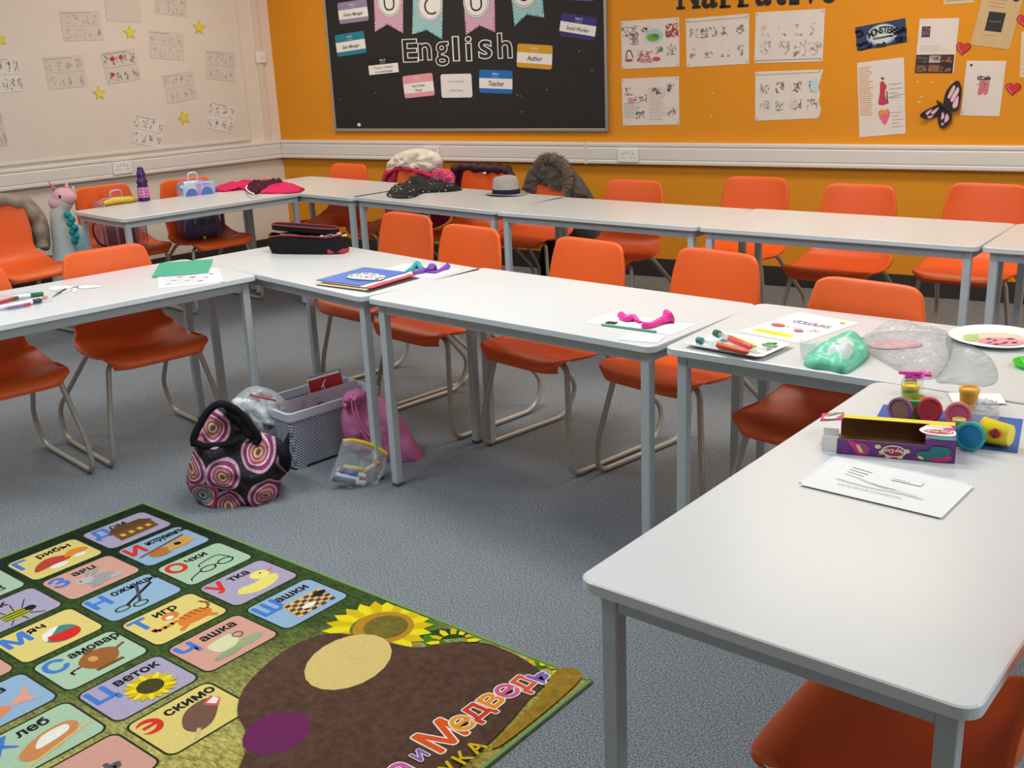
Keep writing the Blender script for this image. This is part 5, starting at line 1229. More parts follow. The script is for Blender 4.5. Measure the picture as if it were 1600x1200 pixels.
# shallow tray
M4, W, H = fitrect([(1117, 514), (1232, 536), (1197, 558), (1067, 538)], on_t(.012))
t = thing('painting_tray', 'shallow white plastic tray of painting tools on the near corner of the cluttered table', 'tray', M4=M4)
Mw = M((228, 228, 226), .3, .01); mb = MB(); n_ = 6
P = rrect(W, H, .02, n_, W/2, H/2); Pi = rrect(W-.02, H-.02, .014, n_, W/2, H/2); Pb = rrect(W-.05, H-.04, .012, n_, W/2, H/2); N = len(P)
vs = [(x, y, .0) for x, y in P]+[(x, y, .003) for x, y in Pi]+[(x, y, -.0095) for x, y in Pb]
mb.add(vs, [(j*N+i, j*N+(i+1) % N, (j+1)*N+(i+1) % N, (j+1)*N+i) for j in range(2) for i in range(N)]+[tuple(range(2*N, 3*N))])
mb.add([(x, y, -.0115) for x, y in Pb]+vs[:N], [tuple(range(N))[::-1]]+[(i, (i+1) % N, N+(i+1) % N, N+i) for i in range(N)])
mb.build('tray_body', Mw, t, smooth=True, angle=50)
FILMG = clear_film('clear_hard_plastic', opac=.22, rough=.05)
mb = MB()
for x, y in ((.3, .25), (.62, .3), (.85, .3)): mb.lathe([(.004, -.008), (.016, -.006), (.021, .003), (.022, .004)], 18, M4=T3((W*x, H*y, 0)), cap=False)
mb.build('wells', FILMG, t, smooth=True)
mb = MB(); mb.ellipsoid((W*.26, H*.72, .002), (.024, .015, .004), 14, 6).ellipsoid((W*.86, H*.62, .002), (.026, .014, .004), 14, 6); mb.build('paint_puddle', M((120, 160, 120), .2, .2, 80), t, smooth=True)
def brush(p0, p1, r, c0, chand, lab, z):
    a, b = Vector(at(*p0, z)), Vector(at(*p1, z)); d = b-a; L = d.length; q = d.to_track_quat('Z', 'Y').to_matrix().to_4x4()
    t = thing('paint_brush', lab, 'brush', M4=T3(a) @ q, group='brushes in the white tray')
    MB().lathe([(r*.9, 0), (r*1.25, .003), (r*1.25, .020), (r*.9, .022)], 14).build('tip_cap', c0, t, smooth=True, angle=40)
    MB().lathe([(r*.8, .022), (r*.8, L*.42)], 12).build('clear_shaft', FILMG, t, smooth=True, angle=40)
    MB().lathe([(r*1.05, L*.42), (r*1.15, L*.5), (r*1.0, L*.95), (r*.5, L)], 14).build('handle', chand, t, smooth=True, angle=40)
brush((1089, 531), (1169, 551), .0075, M((24, 126, 126), .4), M((216, 76, 34), .35), 'brush with a teal tip and long orange-red handle, nearest in the white tray', TH+.024)
brush((1117, 520), (1174, 543), .0085, M((50, 96, 50), .4), M((226, 76, 70), .35), 'brush with a dark green tip and coral handle in the white tray', TH+.026)
brush((1121, 521), (1182, 541), .006, M((110, 206, 120), .4), M((222, 216, 84), .35), 'brush with a pale green tip and yellow handle behind the coral one', TH+.023)
t = thing('green_clip', 'small bright green clip at the right end of the white tray', 'clip', at(1203, 539, TH+.015)); MB().ellipsoid((0, 0, .004), (.012, .006, .004), 10, 6).tube([(.0, 0, .004), (.018, .006, .005)], .003, 6).build('clip_body', M((64, 190, 60), .4), t, smooth=True)
# wipes packet
t = thing('wipes_packet', 'crumpled mint green soft packet with white top on the cluttered table', 'packet', at(1307, 562, TH))
MINT = M((110, 206, 172), .32, .05, 12, bump=.25, bscale=30)
child(lump('packet_body', [(1256, 570), (1262, 558), (1285, 544), (1318, 536), (1348, 541), (1359, 554), (1349, 567), (1322, 584), (1296, 579), (1272, 577)], TH, .048, MINT, folds=.35, fs=12, seed=4), t)
child(lump('white_label', [(1290, 563), (1298, 551), (1322, 540), (1336, 545), (1336, 560), (1318, 570), (1304, 566)], TH+.012, .045, M((222, 232, 228), .25, .03, bump=.3, bscale=30), folds=.35, fs=14, seed=6), t)
# clear cup lying beside it
p = at(1262, 560, TH+.022); t = thing('clear_cup', 'small cloudy plastic cup standing left of the mint green packet', 'cup', at(1262, 560, TH))
MB().lathe([(.016, .001), (.017, .002), (.023, .045), (.0245, .046), (.022, .044), (.016, .004)], 20, cap=False).build('cup_body', FILM, t, smooth=True)
tsheet('leaf_cutout', [(1318, 524), (1356, 527), (1349, 532), (1304, 532)], 'dark green leaf-shaped scrap behind the mint green packet', 'paper', M((70, 140, 56), .5), None, 0, poly=[(0, .2), (.25, .8), (.6, 1), (1, .6), (.7, .2), (.3, 0)])
# big clear bag
FILMB = clear_film('crinkled_clear_bag', tint=(236, 236, 238), opac=.13, rough=.10, bs=38, bst=1.0)
t = thing('clear_bag', 'big crinkled clear plastic bag in the middle of the cluttered table', 'plastic bag', at(1410, 560, TH))
child(lump('bag_film', [(1337, 537), (1350, 527), (1378, 518), (1432, 516), (1482, 524), (1489, 542), (1482, 566), (1466, 589), (1440, 593), (1420, 590), (1390, 572), (1358, 554)], TH, .046, FILMB, folds=.38, fs=11, seed=12, rings=16, per=110), t)
child(lump('pink_insert', [(1355, 541), (1372, 534), (1410, 533), (1440, 537), (1436, 543), (1405, 546), (1375, 546)], TH, .012, M((226, 160, 166), .5), folds=.3, seed=3), t)
t2 = thing('clear_sheet', 'thin clear plastic sheet stretching right of the crinkled clear bag', 'plastic sheet', at(1500, 575, TH))
child(lump('sheet_film', [(1478, 528), (1500, 530), (1545, 556), (1560, 590), (1540, 604), (1490, 600), (1462, 594), (1482, 560)], TH, .010, FILM3, folds=.4, fs=8, seed=15), t2)
# paper plate
pc = at(1556, 532, TH); t = thing('paper_plate', 'white paper plate painted with pink and black strokes at the right edge of the table', 'plate', pc)
rp = .118
MB().lathe([(.0, .002), (rp*.72, .002), (rp*.82, .008), (rp, .014), (rp*1.01, .013), (rp*.82, .005), (rp*.7, .0), (.0, .0)], 40, cap=False).build('plate_body', PW, t, smooth=True)
s = Sheet(1, 1, None, .0022); vR = vr; 
def pl(x, y): return (x*vR.x+y*(-vR.y), x*vR.y+y*vR.x)      # picture-right, away from the viewer
def pblob(P, m, n=4): s.up(); s.flat([(v[0], v[1]) for v in crv([(*pl(a*rp, b*rp), 0) for a, b in P], n, True)], s.z, s.mi(m))
pblob([(-.6, .1), (-.3, -.3), (.3, -.5), (.68, -.1), (.6, .4), (.1, .62), (-.4, .5)], M((226, 206, 176), .6, .1, 30)); pblob([(-.68, .1), (-.5, -.1), (-.3, .2), (-.2, .5), (-.5, .5)], M((176, 196, 120), .6, .15, 30))
pblob([(-.45, -.1), (-.3, .12), (.1, .16), (.45, -.05), (.5, -.35), (.2, -.55), (-.1, -.5), (-.35, -.3)], M((226, 150, 160), .6, .15, 30))
R = random.Random(4)
for i in range(11):
    x, y = R.uniform(-.3, .42), R.uniform(-.45, .08); pblob([(x-.07, y), (x, y+.03), (x+.07, y+.01), (x, y-.035)], M((60, 20, 26), .5), 3)
s.build('painting', s.mats, t)
t = thing('lime_dish', 'lime green dish of green dough cut off by the right edge of the photo', 'dish', at(1612, 573, TH))
MB().lathe([(.0, .002), (.034, .002), (.042, .014), (.045, .014), (.038, .0), (.0, .0)], 28, cap=False).build('dish_body', M((60, 206, 40), .3), t, smooth=True)
MB().tube([( .03*cos(i*1.1)*(.4+.6*((i*37) % 10)/10), .03*sin(i*1.1)*(.4+.6*((i*37) % 10)/10), .008+.003*(i % 3)) for i in range(18)], .005, 6).build('green_dough', M((70, 220, 50), .5), t, smooth=True)

# ================================================================ NEAREST TABLE
tsheet('blue_paper', [(1383, 634), (1610, 655), (1577, 708), (1352, 678)], 'blue paper under the dough pots on the nearest table', 'paper', M((40, 92, 170), .6, .03), None, 0)
# white tray sheet spanning the far edge
tsheet('white_card', [(1470, 612), (1575, 618), (1560, 629), (1500, 631)], 'white card lying behind the dough pots at the far end of the nearest table', 'card', PW, None, .003, .0012)
t = thing('dough_box', 'open purple cardboard dough box with a brown inside on the nearest table', 'box')
a = at(1307, 708, TH+.0008); b = at(1491, 724, TH+.0008); dx = Vector(b-a); L = dx.length; M4 = frame4(a, dx, (-dx.y, dx.x, 0)); t.matrix_world = M4
D_, Hh = .110, .044; VIO = M((104, 46, 132), .4, .03); BRW = M((122, 84, 48), .85, .06); YB = M((238, 210, 44), .45, .02); MAGE = M((206, 44, 130), .45); TEA = M((14, 122, 120), .45); CRM = M((236, 216, 150), .45); REDB = M((176, 36, 48), .45)
mb = MB(); th = .0012
mb.box((L/2, D_/2, th/2), (L, D_, th), 1)                       # bottom
mb.box((L/2, D_-th/2, Hh/2), (L, th, Hh), 1)                    # back
mb.box((L/2, th/2+.0006, Hh*.36), (L, th, Hh*.72), 1)             # front inner
mb.box((L/2, -.0002, Hh*.36), (L, .0012, Hh*.72), 0)               # front printed
mb.box((L-th/2, D_/2, Hh/2), (th, D_, Hh), 1); mb.box((L+.0004, D_/2, Hh/2), (.0012, D_, Hh), 0)
mb.box((L*.875, D_/2, Hh), (L*.25, D_, th), 0)                # closed part of the top
mb.box((L*.875, -.0002, Hh*.86), (L*.25, .0012, Hh*.28), 0)
mb.box((L*.39, D_-.010, Hh+.0002), (L*.76, .020, th), 1)
mb.box((L/2, D_-.010, Hh+.0012), (L, .020, .0012), 2)              # yellow strip along the back
mb.build('box_body', [VIO, BRW, YB], t)
# print on the front
s = Sheet(1, 1, None, .0); s.k = .5; s.z = .0005
def bl(P, m, n=4): s.blob(P, m, n)
W_, H_ = L, Hh*.72
for i in range(9): bl([(.01+.022*i, .004+.006*(i % 3)), (.016+.022*i, .008+.006*(i % 3)), (.02+.022*i, .004+.005*(i % 3))], MAGE, 3)
bl([(.02, H_), (.034, H_*.9), (.055, H_*.75), (.062, H_*.3), (.055, H_*.05), (.04, H_*.1), (.032, H_*.4), (.024, H_*.7)], MAGE); s.poly([(.036, H_*.7), (.042, H_*.72), (.052, H_*.22), (.044, H_*.2)], CRM); s.poly([(.046, H_*.72), (.052, H_*.7), (.056, H_*.3), (.054, H_*.28)], TEA)
for x, y in ((.078, .7), (.086, .35), (.132, .55), (.12, .15), (.098, .12)): s.ell(x, H_*y, .006, .0045, CRM)
s.ell(.108, H_*.48, .023, H_*.40, WHITE); s.ell(.108, H_*.48, .0205, H_*.32, REDB); s.text('Play-Doh', .108, H_*.62, .0115, WHITE, a=pi, off=.02, align='C')
bl([(.150, H_*.2), (.152, H_*.6), (.172, H_*.7), (.178, H_*1.0), (.205, H_*1.0), (.212, H_*.7), (.204, H_*.3), (.19, H_*.25), (.17, H_*.05)], TEA); s.ell(.158, H_*.22, .006, .003, CRM, -.4)
bl([(.172, H_*.22), (.19, H_*.3), (.21, H_*.5), (.214, H_*.3), (.205, H_*.1), (.185, H_*.04)], MAGE)
s.build('front_print', s.mats, t, M4=frame4((0, -.0008, 0), (1, 0, 0), (0, 0, 1)))
s = Sheet(1, 1, None, .0); s.k = .5; s.z = .0007
x0_ = L*.75
bl([(x0_+.004, .03), (x0_-.012, .05), (x0_-.006, .07), (x0_+.01, .09), (x0_+.04, .094), (x0_+.052, .07), (x0_+.052, .03)], WHITE); s.ell(x0_+.024, .048, .028, .013, REDB); s.text('Play-Doh', x0_+.024, .053, .013, WHITE, a=pi, off=.02, align='C')
bl([(x0_+.002, .078), (x0_+.02, .09), (x0_+.045, .084), (x0_+.03, .072)], CRM); bl([(x0_+.03, .066), (x0_+.05, .078), (x0_+.052, .06)], MAGE); bl([(x0_+.004, .004), (x0_+.02, .022), (x0_+.05, .020), (x0_+.052, .002)], TEA)
s.build('top_print', s.mats, t, M4=T3((0, 0, Hh+.0004)))
# flaps at the open left end
MB().box((-.014, .030, .022), (.030, .0012, .040), 0).build('white_flap', PW, t); MB().box((-.014, .0, .018), (.030, .0012, .034), 0).build('white_flap', PW, t)
o = MB().box((-.016, 0, 0), (.034, .05, .0012)).build('brown_flap', BRW, t); o.matrix_local = T3((0, .055, .012)) @ Matrix.Rotation(radians(-12), 4, 'Y')
s = Sheet(.045, .05, M((206, 60, 110), .45)); s.k = .6; bl([(.005, .02), (.02, .045), (.04, .04), (.03, .02)], CRM); bl([(.01, .03), (.03, .048), (.042, .046), (.02, .028)], TEA); s.poly([(0, .002), (.045, .002), (.045, .010), (0, .010)], VIO); s.ell(.02, .016, .014, .005, WHITE)
o = s.make('printed_flap', Matrix.Identity(4), t); o.matrix_local = T3((-.040, .070, Hh-.004)) @ Matrix.Rotation(radians(-8), 4, 'Y')
# pots
def pot(label, loc, axis, body, lid, r=.026, h=.042, open_=False, face=None, lidless=False):
    q = Vector(axis).normalized().to_track_quat('Z', 'Y').to_matrix().to_4x4(); M4 = T3(loc) @ q
    t = thing('dough_pot', label, 'pot', M4=M4, group='small dough pots on the nearest table')
    MB().lathe([(r*.80, 0), (r*.82, .001), (r*.95, h), (r*.90, h), (r*.78, .003)] if open_ else [(r*.80, 0), (r*.82, .001), (r*.95, h*.85)], 26, cap=not open_).build('pot_body', body, t, smooth=True, angle=40)
    if open_: MB().lathe([(0.0005, h*.72), (r*.88, h*.72)], 24, cap=False).build('dough', face or lid, t)
    if not lidless: MB().lathe([(r*1.0, h*.80), (r*1.04, h*.82), (r*1.04, h*.99), (r*.98, h*1.02), (r*.84, h*1.02), (r*.80, h*.94), (0.0005, h*.94)] if not open_ else [(r*.95, h*.85), (r*1.05, h*.86), (r*1.05, h*1.0), (r*.9, h*1.01)], 28, cap=not open_).build('lid', lid, t, smooth=True, angle=40)
    if face and not open_: MB().lathe([(0.0005, h*.948), (r*.76, h*.948)], 26, cap=False).build('lid_face', face, t)
    return t
def lying(px, py, ang=0, up=.0, r=.026, h=.042):
    """a pot on its side, lid towards the viewer; px,py = middle of the lid"""
    z = TH+r*1.04+.001; p = Vector(at(px, py, z)); v = Vector((CAM[0]-p.x, CAM[1]-p.y, 0)).normalized(); v = Matrix.Rotation(radians(ang), 3, 'Z') @ v
    v = (v+Vector((0, 0, up))).normalized(); return p-v*h*.94, v
R_ = .0265
l, v = lying(1406, 640, -25, .12); pot('purple lidded pot on its side, leftmost behind the dough box', l, v, M((150, 96, 70), .4), M((150, 96, 140), .35), face=M((160, 110, 90), .4, .2, 60))
l, v = lying(1452, 640, 10, .12); pot('red lidded pot on its side behind the dough box', l, v, M((214, 90, 110), .4), M((222, 74, 88), .35), face=M((214, 66, 74), .35))
l, v = lying(1497, 648, 0, .12); pot('salmon pink lidded pot on its side, right behind the dough box', l, v, M((232, 130, 140), .4), M((236, 130, 136), .35), face=M((232, 96, 140), .35))
l, v = lying(1515, 682, -8, .10, r=.0285); pot('turquoise lidded pot on its side at the right end of the dough box', l, v, M((60, 150, 140), .4), M((50, 170, 178), .35), r=.0285, face=M((20, 132, 176), .35))
l = at(1426, 652, TH+.001); pot('open green rimmed pot standing behind the dough box', l, (0, 0, 1), M((176, 196, 40), .4), M((46, 172, 84), .35), open_=True, face=M((60, 180, 90), .5), h=.046)
l = at(1421, 634, TH+.001); pot('small pot with a yellow lid between the purple and green pots', l, (0, 0, 1), M((150, 140, 120), .4), M((226, 200, 60), .35), r=.019, h=.050)
l = at(1512, 640, TH+.001); pot('orange pot standing behind the salmon pink pot', l, (0, 0, 1), M((226, 160, 40), .4), M((232, 176, 60), .35), r=.021, h=.050)
l = at(1497, 676, TH+.001); pot('little cream pot tucked left of the turquoise lid', l, (0, 0, 1), M((214, 196, 110), .4), M((214, 196, 110), .35), r=.013, h=.03)
# yellow pot lying with its base to the right
z = TH+.0275; a = Vector(at(1538, 672, z)); b = Vector(at(1580, 681, z)); d = (a-b).normalized()
t = thing('dough_pot', 'yellow pot on its side with a red logo, rightmost on the blue paper', 'pot', M4=T3(b) @ d.to_track_quat('Z', 'Y').to_matrix().to_4x4(), group='small dough pots on the nearest table')
Lp = (a-b).length; YP = M((238, 212, 26), .35, .02)
MB().lathe([(.0205, 0), (.0215, .001), (.0262, Lp), (.0272, Lp), (.0272, Lp+.003), (.024, Lp+.003), (.021, .004)], 28, cap=True).build('pot_body', YP, t, smooth=True, angle=40)
loc = t.matrix_world.inverted() @ Vector(CAM); aa = atan2(loc.y, loc.x)-.1
mb = MB()
for i, (da, za, ra, m_) in enumerate(((0, .42, 1.0, 0), (0, .42, .7, 1))):
    V = []
    for k_ in range(20):
        a2 = 2*pi*k_/20; rr2 = .0228+.0047*(za)+.0007+.0003*i
        V.append(((rr2)*cos(aa+da+.42*ra*cos(a2)), rr2*sin(aa+da+.42*ra*cos(a2)), Lp*(za+.26*ra*sin(a2))))
    mb.add(V, [tuple(range(20))], m_)
mb.build('logo', [M((236, 120, 40), .4), REDB], t)
V, Fc = text_geo('Play-Doh', .01); X0, X1 = min(v[0] for v in V), max(v[0] for v in V); cz = Lp*.42
mb = MB(); sc_ = .0215/(X1-X0); mb.add([((.0264)*cos(aa-((v[0]-X0)*sc_-.0108)/.0264), .0264*sin(aa-((v[0]-X0)*sc_-.0108)/.0264), cz-.002+v[1]*sc_*1.6) for v in V], Fc); mb.build('lettering', M((96, 40, 24), .5), t)
# clear jar with pink shapes
pj_ = at(1424, 616, TH); t = thing('clear_tub', 'little clear square tub with a brown label behind the dough pots', 'tub', pj_)
sbox(.045, .040, .040, .25).build('tub_body', FILMG, t, smooth=True); MB().box((-.004, 0, .018), (.026, .024, .030)).build('brown_insert', M((70, 50, 46), .5), t, bevel=.003)
t = thing('pink_cutters', 'bright pink star shaped dough cutters on top of the clear square tub', 'toy', (pj_[0], pj_[1], TH+.0405))
mb = MB(); PKS = M((226, 64, 170), .35)
for x, y, a, z_ in ((0, 0, .2, 0), (.022, .008, .9, .006)):
    P = star(0, 0, .021, a, .5); mb.prism([(x+px, y+py) for px, py in P], z_, z_+.006)
mb.box((-.004, -.004, .012), (.052, .010, .006), rot=Matrix.Rotation(.25, 3, 'Z')).build('cutter_shapes', PKS, t)
# clear blister packaging under the white card
t = thing('blister_pack', 'crumpled clear packaging beside the salmon pink pot on the nearest table', 'packaging', at(1538, 645, TH))
child(lump('film', [(1512, 640), (1525, 634), (1552, 636), (1562, 645), (1556, 660), (1530, 662), (1514, 656)], TH+.001, .026, FILMB, folds=.6, fs=34, seed=21), t)
# stack of paper
def dstk(s, W, H):
    for i in range(4): s.line([(W*.18, H*(.56+.075*i)), (W*(.30+.012*i), H*(.52+.075*i))], .0016, INK)
    s.rr(W*.49, H*.66, W*.22, H*.13, .004, C_(206, 208, 210)); s.rr(W*.494, H*.668, W*.212, H*.114, .004, PW); s.lines(W*.51, H*.68, W*.17, H*.04, 1, PENC2, .002)
    s.line([(W*.17, H*.36), (W*.4, H*.32), (W*.62, H*.34), (W*.80, H*.33)], .0016, INK, smooth=4); s.line([(W*.30, H*.5), (W*.45, H*.42), (W*.60, H*.40)], .0014, INK, smooth=4); s.lines(W*.22, H*.20, W*.65, H*.06, 1, GREYINK, .002, 4); s.line([(W*.40, H*.44), (W*.75, H*.37)], .0012, GREYINK)
tsheet('paper_stack', [(1302, 714), (1516, 754), (1464, 806), (1250, 752)], 'lower white sheet of the two on the nearest table', 'paper', M((226, 228, 230), .7, .01), None, 0, .0012)
tsheet('written_paper', [(1305, 715), (1522, 759), (1470, 811), (1254, 757)], 'white sheet with pen lines and a small sticker on the nearest table', 'paper', PW, dstk, .0022, .0008)

# ================================================================ ON THE FLOOR
# basket
def weave_mat():
    m = bpy.data.materials.new('white_woven_plastic'); m.use_nodes = True; nt = m.node_tree; b = nt.nodes['Principled BSDF']; tc = nt.nodes.new('ShaderNodeTexCoord')
    sp = nt.nodes.new('ShaderNodeSeparateXYZ'); nt.links.new(tc.outputs['Object'], sp.inputs[0]); ad = nt.nodes.new('ShaderNodeMath'); nt.links.new(sp.outputs[0], ad.inputs[0]); nt.links.new(sp.outputs[1], ad.inputs[1])
    cb = nt.nodes.new('ShaderNodeCombineXYZ'); nt.links.new(ad.outputs[0], cb.inputs[0]); nt.links.new(sp.outputs[2], cb.inputs[1])
    mp = nt.nodes.new('ShaderNodeMapping'); mp.inputs['Rotation'].default_value = (0, 0, radians(40)); nt.links.new(cb.outputs[0], mp.inputs[0])
    br = nt.nodes.new('ShaderNodeTexBrick'); br.inputs['Scale'].default_value = 1; br.inputs['Brick Width'].default_value = .0125; br.inputs['Row Height'].default_value = .0085; br.inputs['Mortar Size'].default_value = .0016; br.inputs['Mortar Smooth'].default_value = .2
    br.inputs['Color1'].default_value = (*lin((208, 212, 226)), 1); br.inputs['Color2'].default_value = (*lin((196, 200, 216)), 1); br.inputs['Mortar'].default_value = (*lin((84, 86, 98)), 1)
    nt.links.new(mp.outputs[0], br.inputs['Vector']); nt.links.new(br.outputs['Color'], b.inputs['Base Color']); b.inputs['Roughness'].default_value = .4
    bp = nt.nodes.new('ShaderNodeBump'); bp.inputs['Strength'].default_value = .8; bp.inputs['Distance'].default_value = .003; bp.invert = True; nt.links.new(br.outputs['Fac'], bp.inputs['Height']); nt.links.new(bp.outputs['Normal'], b.inputs['Normal'])
    return m
bz = .235; FLc = at(450, 649, bz); FRc = at(593, 605, bz); dx = Vector(FRc-FLc); bL = dx.length; M4 = frame4((FLc[0], FLc[1], 0), dx, (-dx.y, dx.x, 0)); bW = .27
t = thing('woven_basket', 'white woven plastic storage basket on the carpet under the tables', 'basket', M4=M4); WM = weave_mat(); WS_ = M((206, 210, 222), .35, .01)
cx_, cy_ = bL/2, bW/2
def ring(w, d, z, r=.02): return [(cx_+x, cy_+y, z) for x, y in rrect(w, d, r, 3)]
R0, R1, R2, R3 = ring(bL*.93, bW*.90, .012), ring(bL-.008, bW-.008, bz-.03), ring(bL-.020, bW-.020, bz-.03), ring(bL*.93-.010, bW*.90-.010, .016); N = len(R0)
mb = MB(); mb.add(R0+R1, [(i, (i+1) % N, N+(i+1) % N, N+i) for i in range(N)]); mb.add(R2+R3, [(i, (i+1) % N, N+(i+1) % N, N+i) for i in range(N)]); mb.add(R3, [tuple(range(N))]); mb.add(R0, [tuple(range(N))[::-1]])
mb.build('basket_body', WM, t, smooth=True, angle=50)
A1, A2, A3, A4 = ring(bL, bW, bz-.032), ring(bL+.006, bW+.006, bz), ring(bL-.022, bW-.022, bz), ring(bL-.024, bW-.024, bz-.032)
mb = MB(); vs = A1+A2+A3+A4; mb.add(vs, [(j*N+i, j*N+(i+1) % N, ((j+1) % 4)*N+(i+1) % N, ((j+1) % 4)*N+i) for j in range(4) for i in range(N)]); mb.build('rim', WS_, t, smooth=True, angle=50)
mb = MB()
for x in (.05, bL-.05):
    for y in (.03, bW-.03): mb.box((x, y, .006), (.04, .025, .012))
mb.build('foot', WS_, t)
# contents
FD = M((170, 156, 168), .45, .03)
s = Sheet(bL*.86, .20, FD, .010); R = random.Random(8); s.up()
for i in range(16):
    x, y = R.uniform(.04, bL*.8), R.uniform(.08, .17); rr3 = R.uniform(.014, .032); s.line([(x+rr3*(1-k_/14)*cos(k_*.6+i), y+rr3*(1-k_/14)*sin(k_*.6+i)) for k_ in range(14)], .0016, PENC2, False)
for i in range(10): s.ell(R.uniform(.05, bL*.45), R.uniform(.08, .16), .012, .005, C_(84, 76, 90), R.uniform(0, 3))
o = s.make('patterned_folder', M4 @ T3((.03, .075, .055)) @ Matrix.Rotation(radians(78), 4, 'X')); tag(o, 'grey folder with dark swirl print standing in the white basket', 'folder')
o = MB().box((0, 0, 0), (.15, .012, .20)).build('red_book', [M((168, 32, 42), .4)], M4=M4 @ T3((bL*.66, .150, .185)) @ Matrix.Rotation(radians(-8), 4, 'X')); tag(o, 'red book standing in the white basket', 'book')
o2 = MB().box((.002, .010, .006), (.15, .006, .20)).build('page_block', PW, o)
s = Sheet(.15, .20, None, 0); s.up(); s.line([(.05, .16), (.06, .178), (.062, .15)], .004, WHITE); s.line([(.06, .178), (.075, .19)], .004, WHITE); s.line([(.03, .15), (.11, .15)], .003, C_(210, 150, 150)); 
s.build('cover_mark', s.mats, o, M4=frame4((-.075, -.0066, -.10), (1, 0, 0), (0, 0, 1)))
o = MB().box((0, 0, 0), (.16, .010, .20)).build('grey_notebook', M((150, 150, 168), .5), M4=M4 @ T3((bL*.72, .185, .190)) @ Matrix.Rotation(radians(-8), 4, 'X')); tag(o, 'grey notebook behind the red book in the white basket', 'book')
# patterned shoulder bag
def mandala():
    m = bpy.data.materials.new('mandala_print'); m.use_nodes = True; nt = m.node_tree; b = nt.nodes['Principled BSDF']; tc = nt.nodes.new('ShaderNodeTexCoord')
    v = nt.nodes.new('ShaderNodeTexVoronoi'); v.voronoi_dimensions = '2D'; v.inputs['Scale'].default_value = 7.8; v.inputs['Randomness'].default_value = .55; mp = nt.nodes.new('ShaderNodeMapping'); mp.vector_type = 'TEXTURE'; mp.inputs['Rotation'].default_value = (radians(90), 0, radians(42)); nt.links.new(tc.outputs['Object'], mp.inputs[0]); nt.links.new(mp.outputs[0], v.inputs['Vector'])
    cr = nt.nodes.new('ShaderNodeValToRGB'); cr.color_ramp.interpolation = 'CONSTANT'; e = cr.color_ramp.elements
    st = [(0, (120, 72, 44)), (.07, (206, 176, 140)), (.13, (70, 40, 50)), (.16, (206, 130, 120)), (.22, (160, 70, 110)), (.27, (214, 190, 190)), (.31, (120, 40, 90)), (.40, (196, 150, 170)), (.47, (24, 20, 24))]
    e[0].position = 0; e[0].color = (*lin(st[0][1]), 1); e[1].position = st[1][0]; e[1].color = (*lin(st[1][1]), 1)
    for p, c in st[2:]: q = e.new(p); q.color = (*lin(c), 1)
    nt.links.new(v.outputs['Distance'], cr.inputs['Fac'])
    cr2 = nt.nodes.new('ShaderNodeValToRGB'); cr2.color_ramp.interpolation = 'CONSTANT'; e = cr2.color_ramp.elements
    st = [(0, (110, 90, 60)), (.07, (206, 200, 190)), (.12, (50, 60, 90)), (.15, (120, 160, 196)), (.22, (196, 120, 100)), (.28, (200, 196, 206)), (.32, (170, 60, 50)), (.38, (190, 110, 150)), (.46, (24, 20, 24))]
    e[0].position = 0; e[0].color = (*lin(st[0][1]), 1); e[1].position = st[1][0]; e[1].color = (*lin(st[1][1]), 1)
    for p, c in st[2:]: q = e.new(p); q.color = (*lin(c), 1)
    nt.links.new(v.outputs['Distance'], cr2.inputs['Fac'])
    sc = nt.nodes.new('ShaderNodeSeparateColor'); nt.links.new(v.outputs['Color'], sc.inputs[0]); gt = nt.nodes.new('ShaderNodeMath'); gt.operation = 'GREATER_THAN'; gt.inputs[1].default_value = .55; nt.links.new(sc.outputs[0], gt.inputs[0])
    mx = nt.nodes.new('ShaderNodeMix'); mx.data_type = 'RGBA'; nt.links.new(gt.outputs[0], mx.inputs['Factor']); nt.links.new(cr.outputs[0], mx.inputs['A']); nt.links.new(cr2.outputs[0], mx.inputs['B'])
    v2 = nt.nodes.new('ShaderNodeTexVoronoi'); v2.inputs['Scale'].default_value = 75; nt.links.new(tc.outputs['Object'], v2.inputs['Vector']); lt = nt.nodes.new('ShaderNodeMath'); lt.operation = 'LESS_THAN'; lt.inputs[1].default_value = .30; nt.links.new(v2.outputs['Distance'], lt.inputs[0])
    mm = nt.nodes.new('ShaderNodeMath'); mm.operation = 'MULTIPLY'; mm.inputs[1].default_value = .45; nt.links.new(lt.outputs[0], mm.inputs[0])
    m2 = nt.nodes.new('ShaderNodeMix'); m2.data_type = 'RGBA'; m2.inputs['B'].default_value = (*lin((96, 60, 66)), 1); nt.links.new(mm.outputs[0], m2.inputs['Factor']); nt.links.new(mx.outputs['Result'], m2.inputs['A']); nt.links.new(m2.outputs['Result'], b.inputs['Base Color']); b.inputs['Roughness'].default_value = .85
    return m
MAN = mandala(); BLK = cloth(24, 22, 26)
base = at(374, 775, 0); vd = Vector((CAM[0]-base[0], CAM[1]-base[1], 0)).normalized(); P0 = np.array(base)+np.array([0, 0, .2])
t = thing('patterned_bag', 'slouched black fabric bag printed with colourful mandala circles on the carpet', 'bag', base)
nv = np.array([vd.x, vd.y, .0])
child(puff('bag_body', [(318, 786), (300, 772), (291, 750), (295, 725), (303, 700), (306, 680), (330, 668), (380, 672), (420, 680), (445, 690), (455, 706), (452, 730), (440, 745), (436, 772), (420, 790), (395, 798), (350, 798)], P0, nv, .12, .14, MAN, folds=.28, fs=9, seed=3, rings=14, per=96), t)
child(puff('bag_flap', [(302, 690), (310, 672), (322, 648), (340, 632), (356, 634), (380, 642), (396, 660), (408, 682), (380, 690), (350, 694), (325, 697)], P0-nv*.01, nv, .07, .07, MAN, folds=.3, fs=11, seed=6, rings=12), t)
P1 = P0+nv*.075
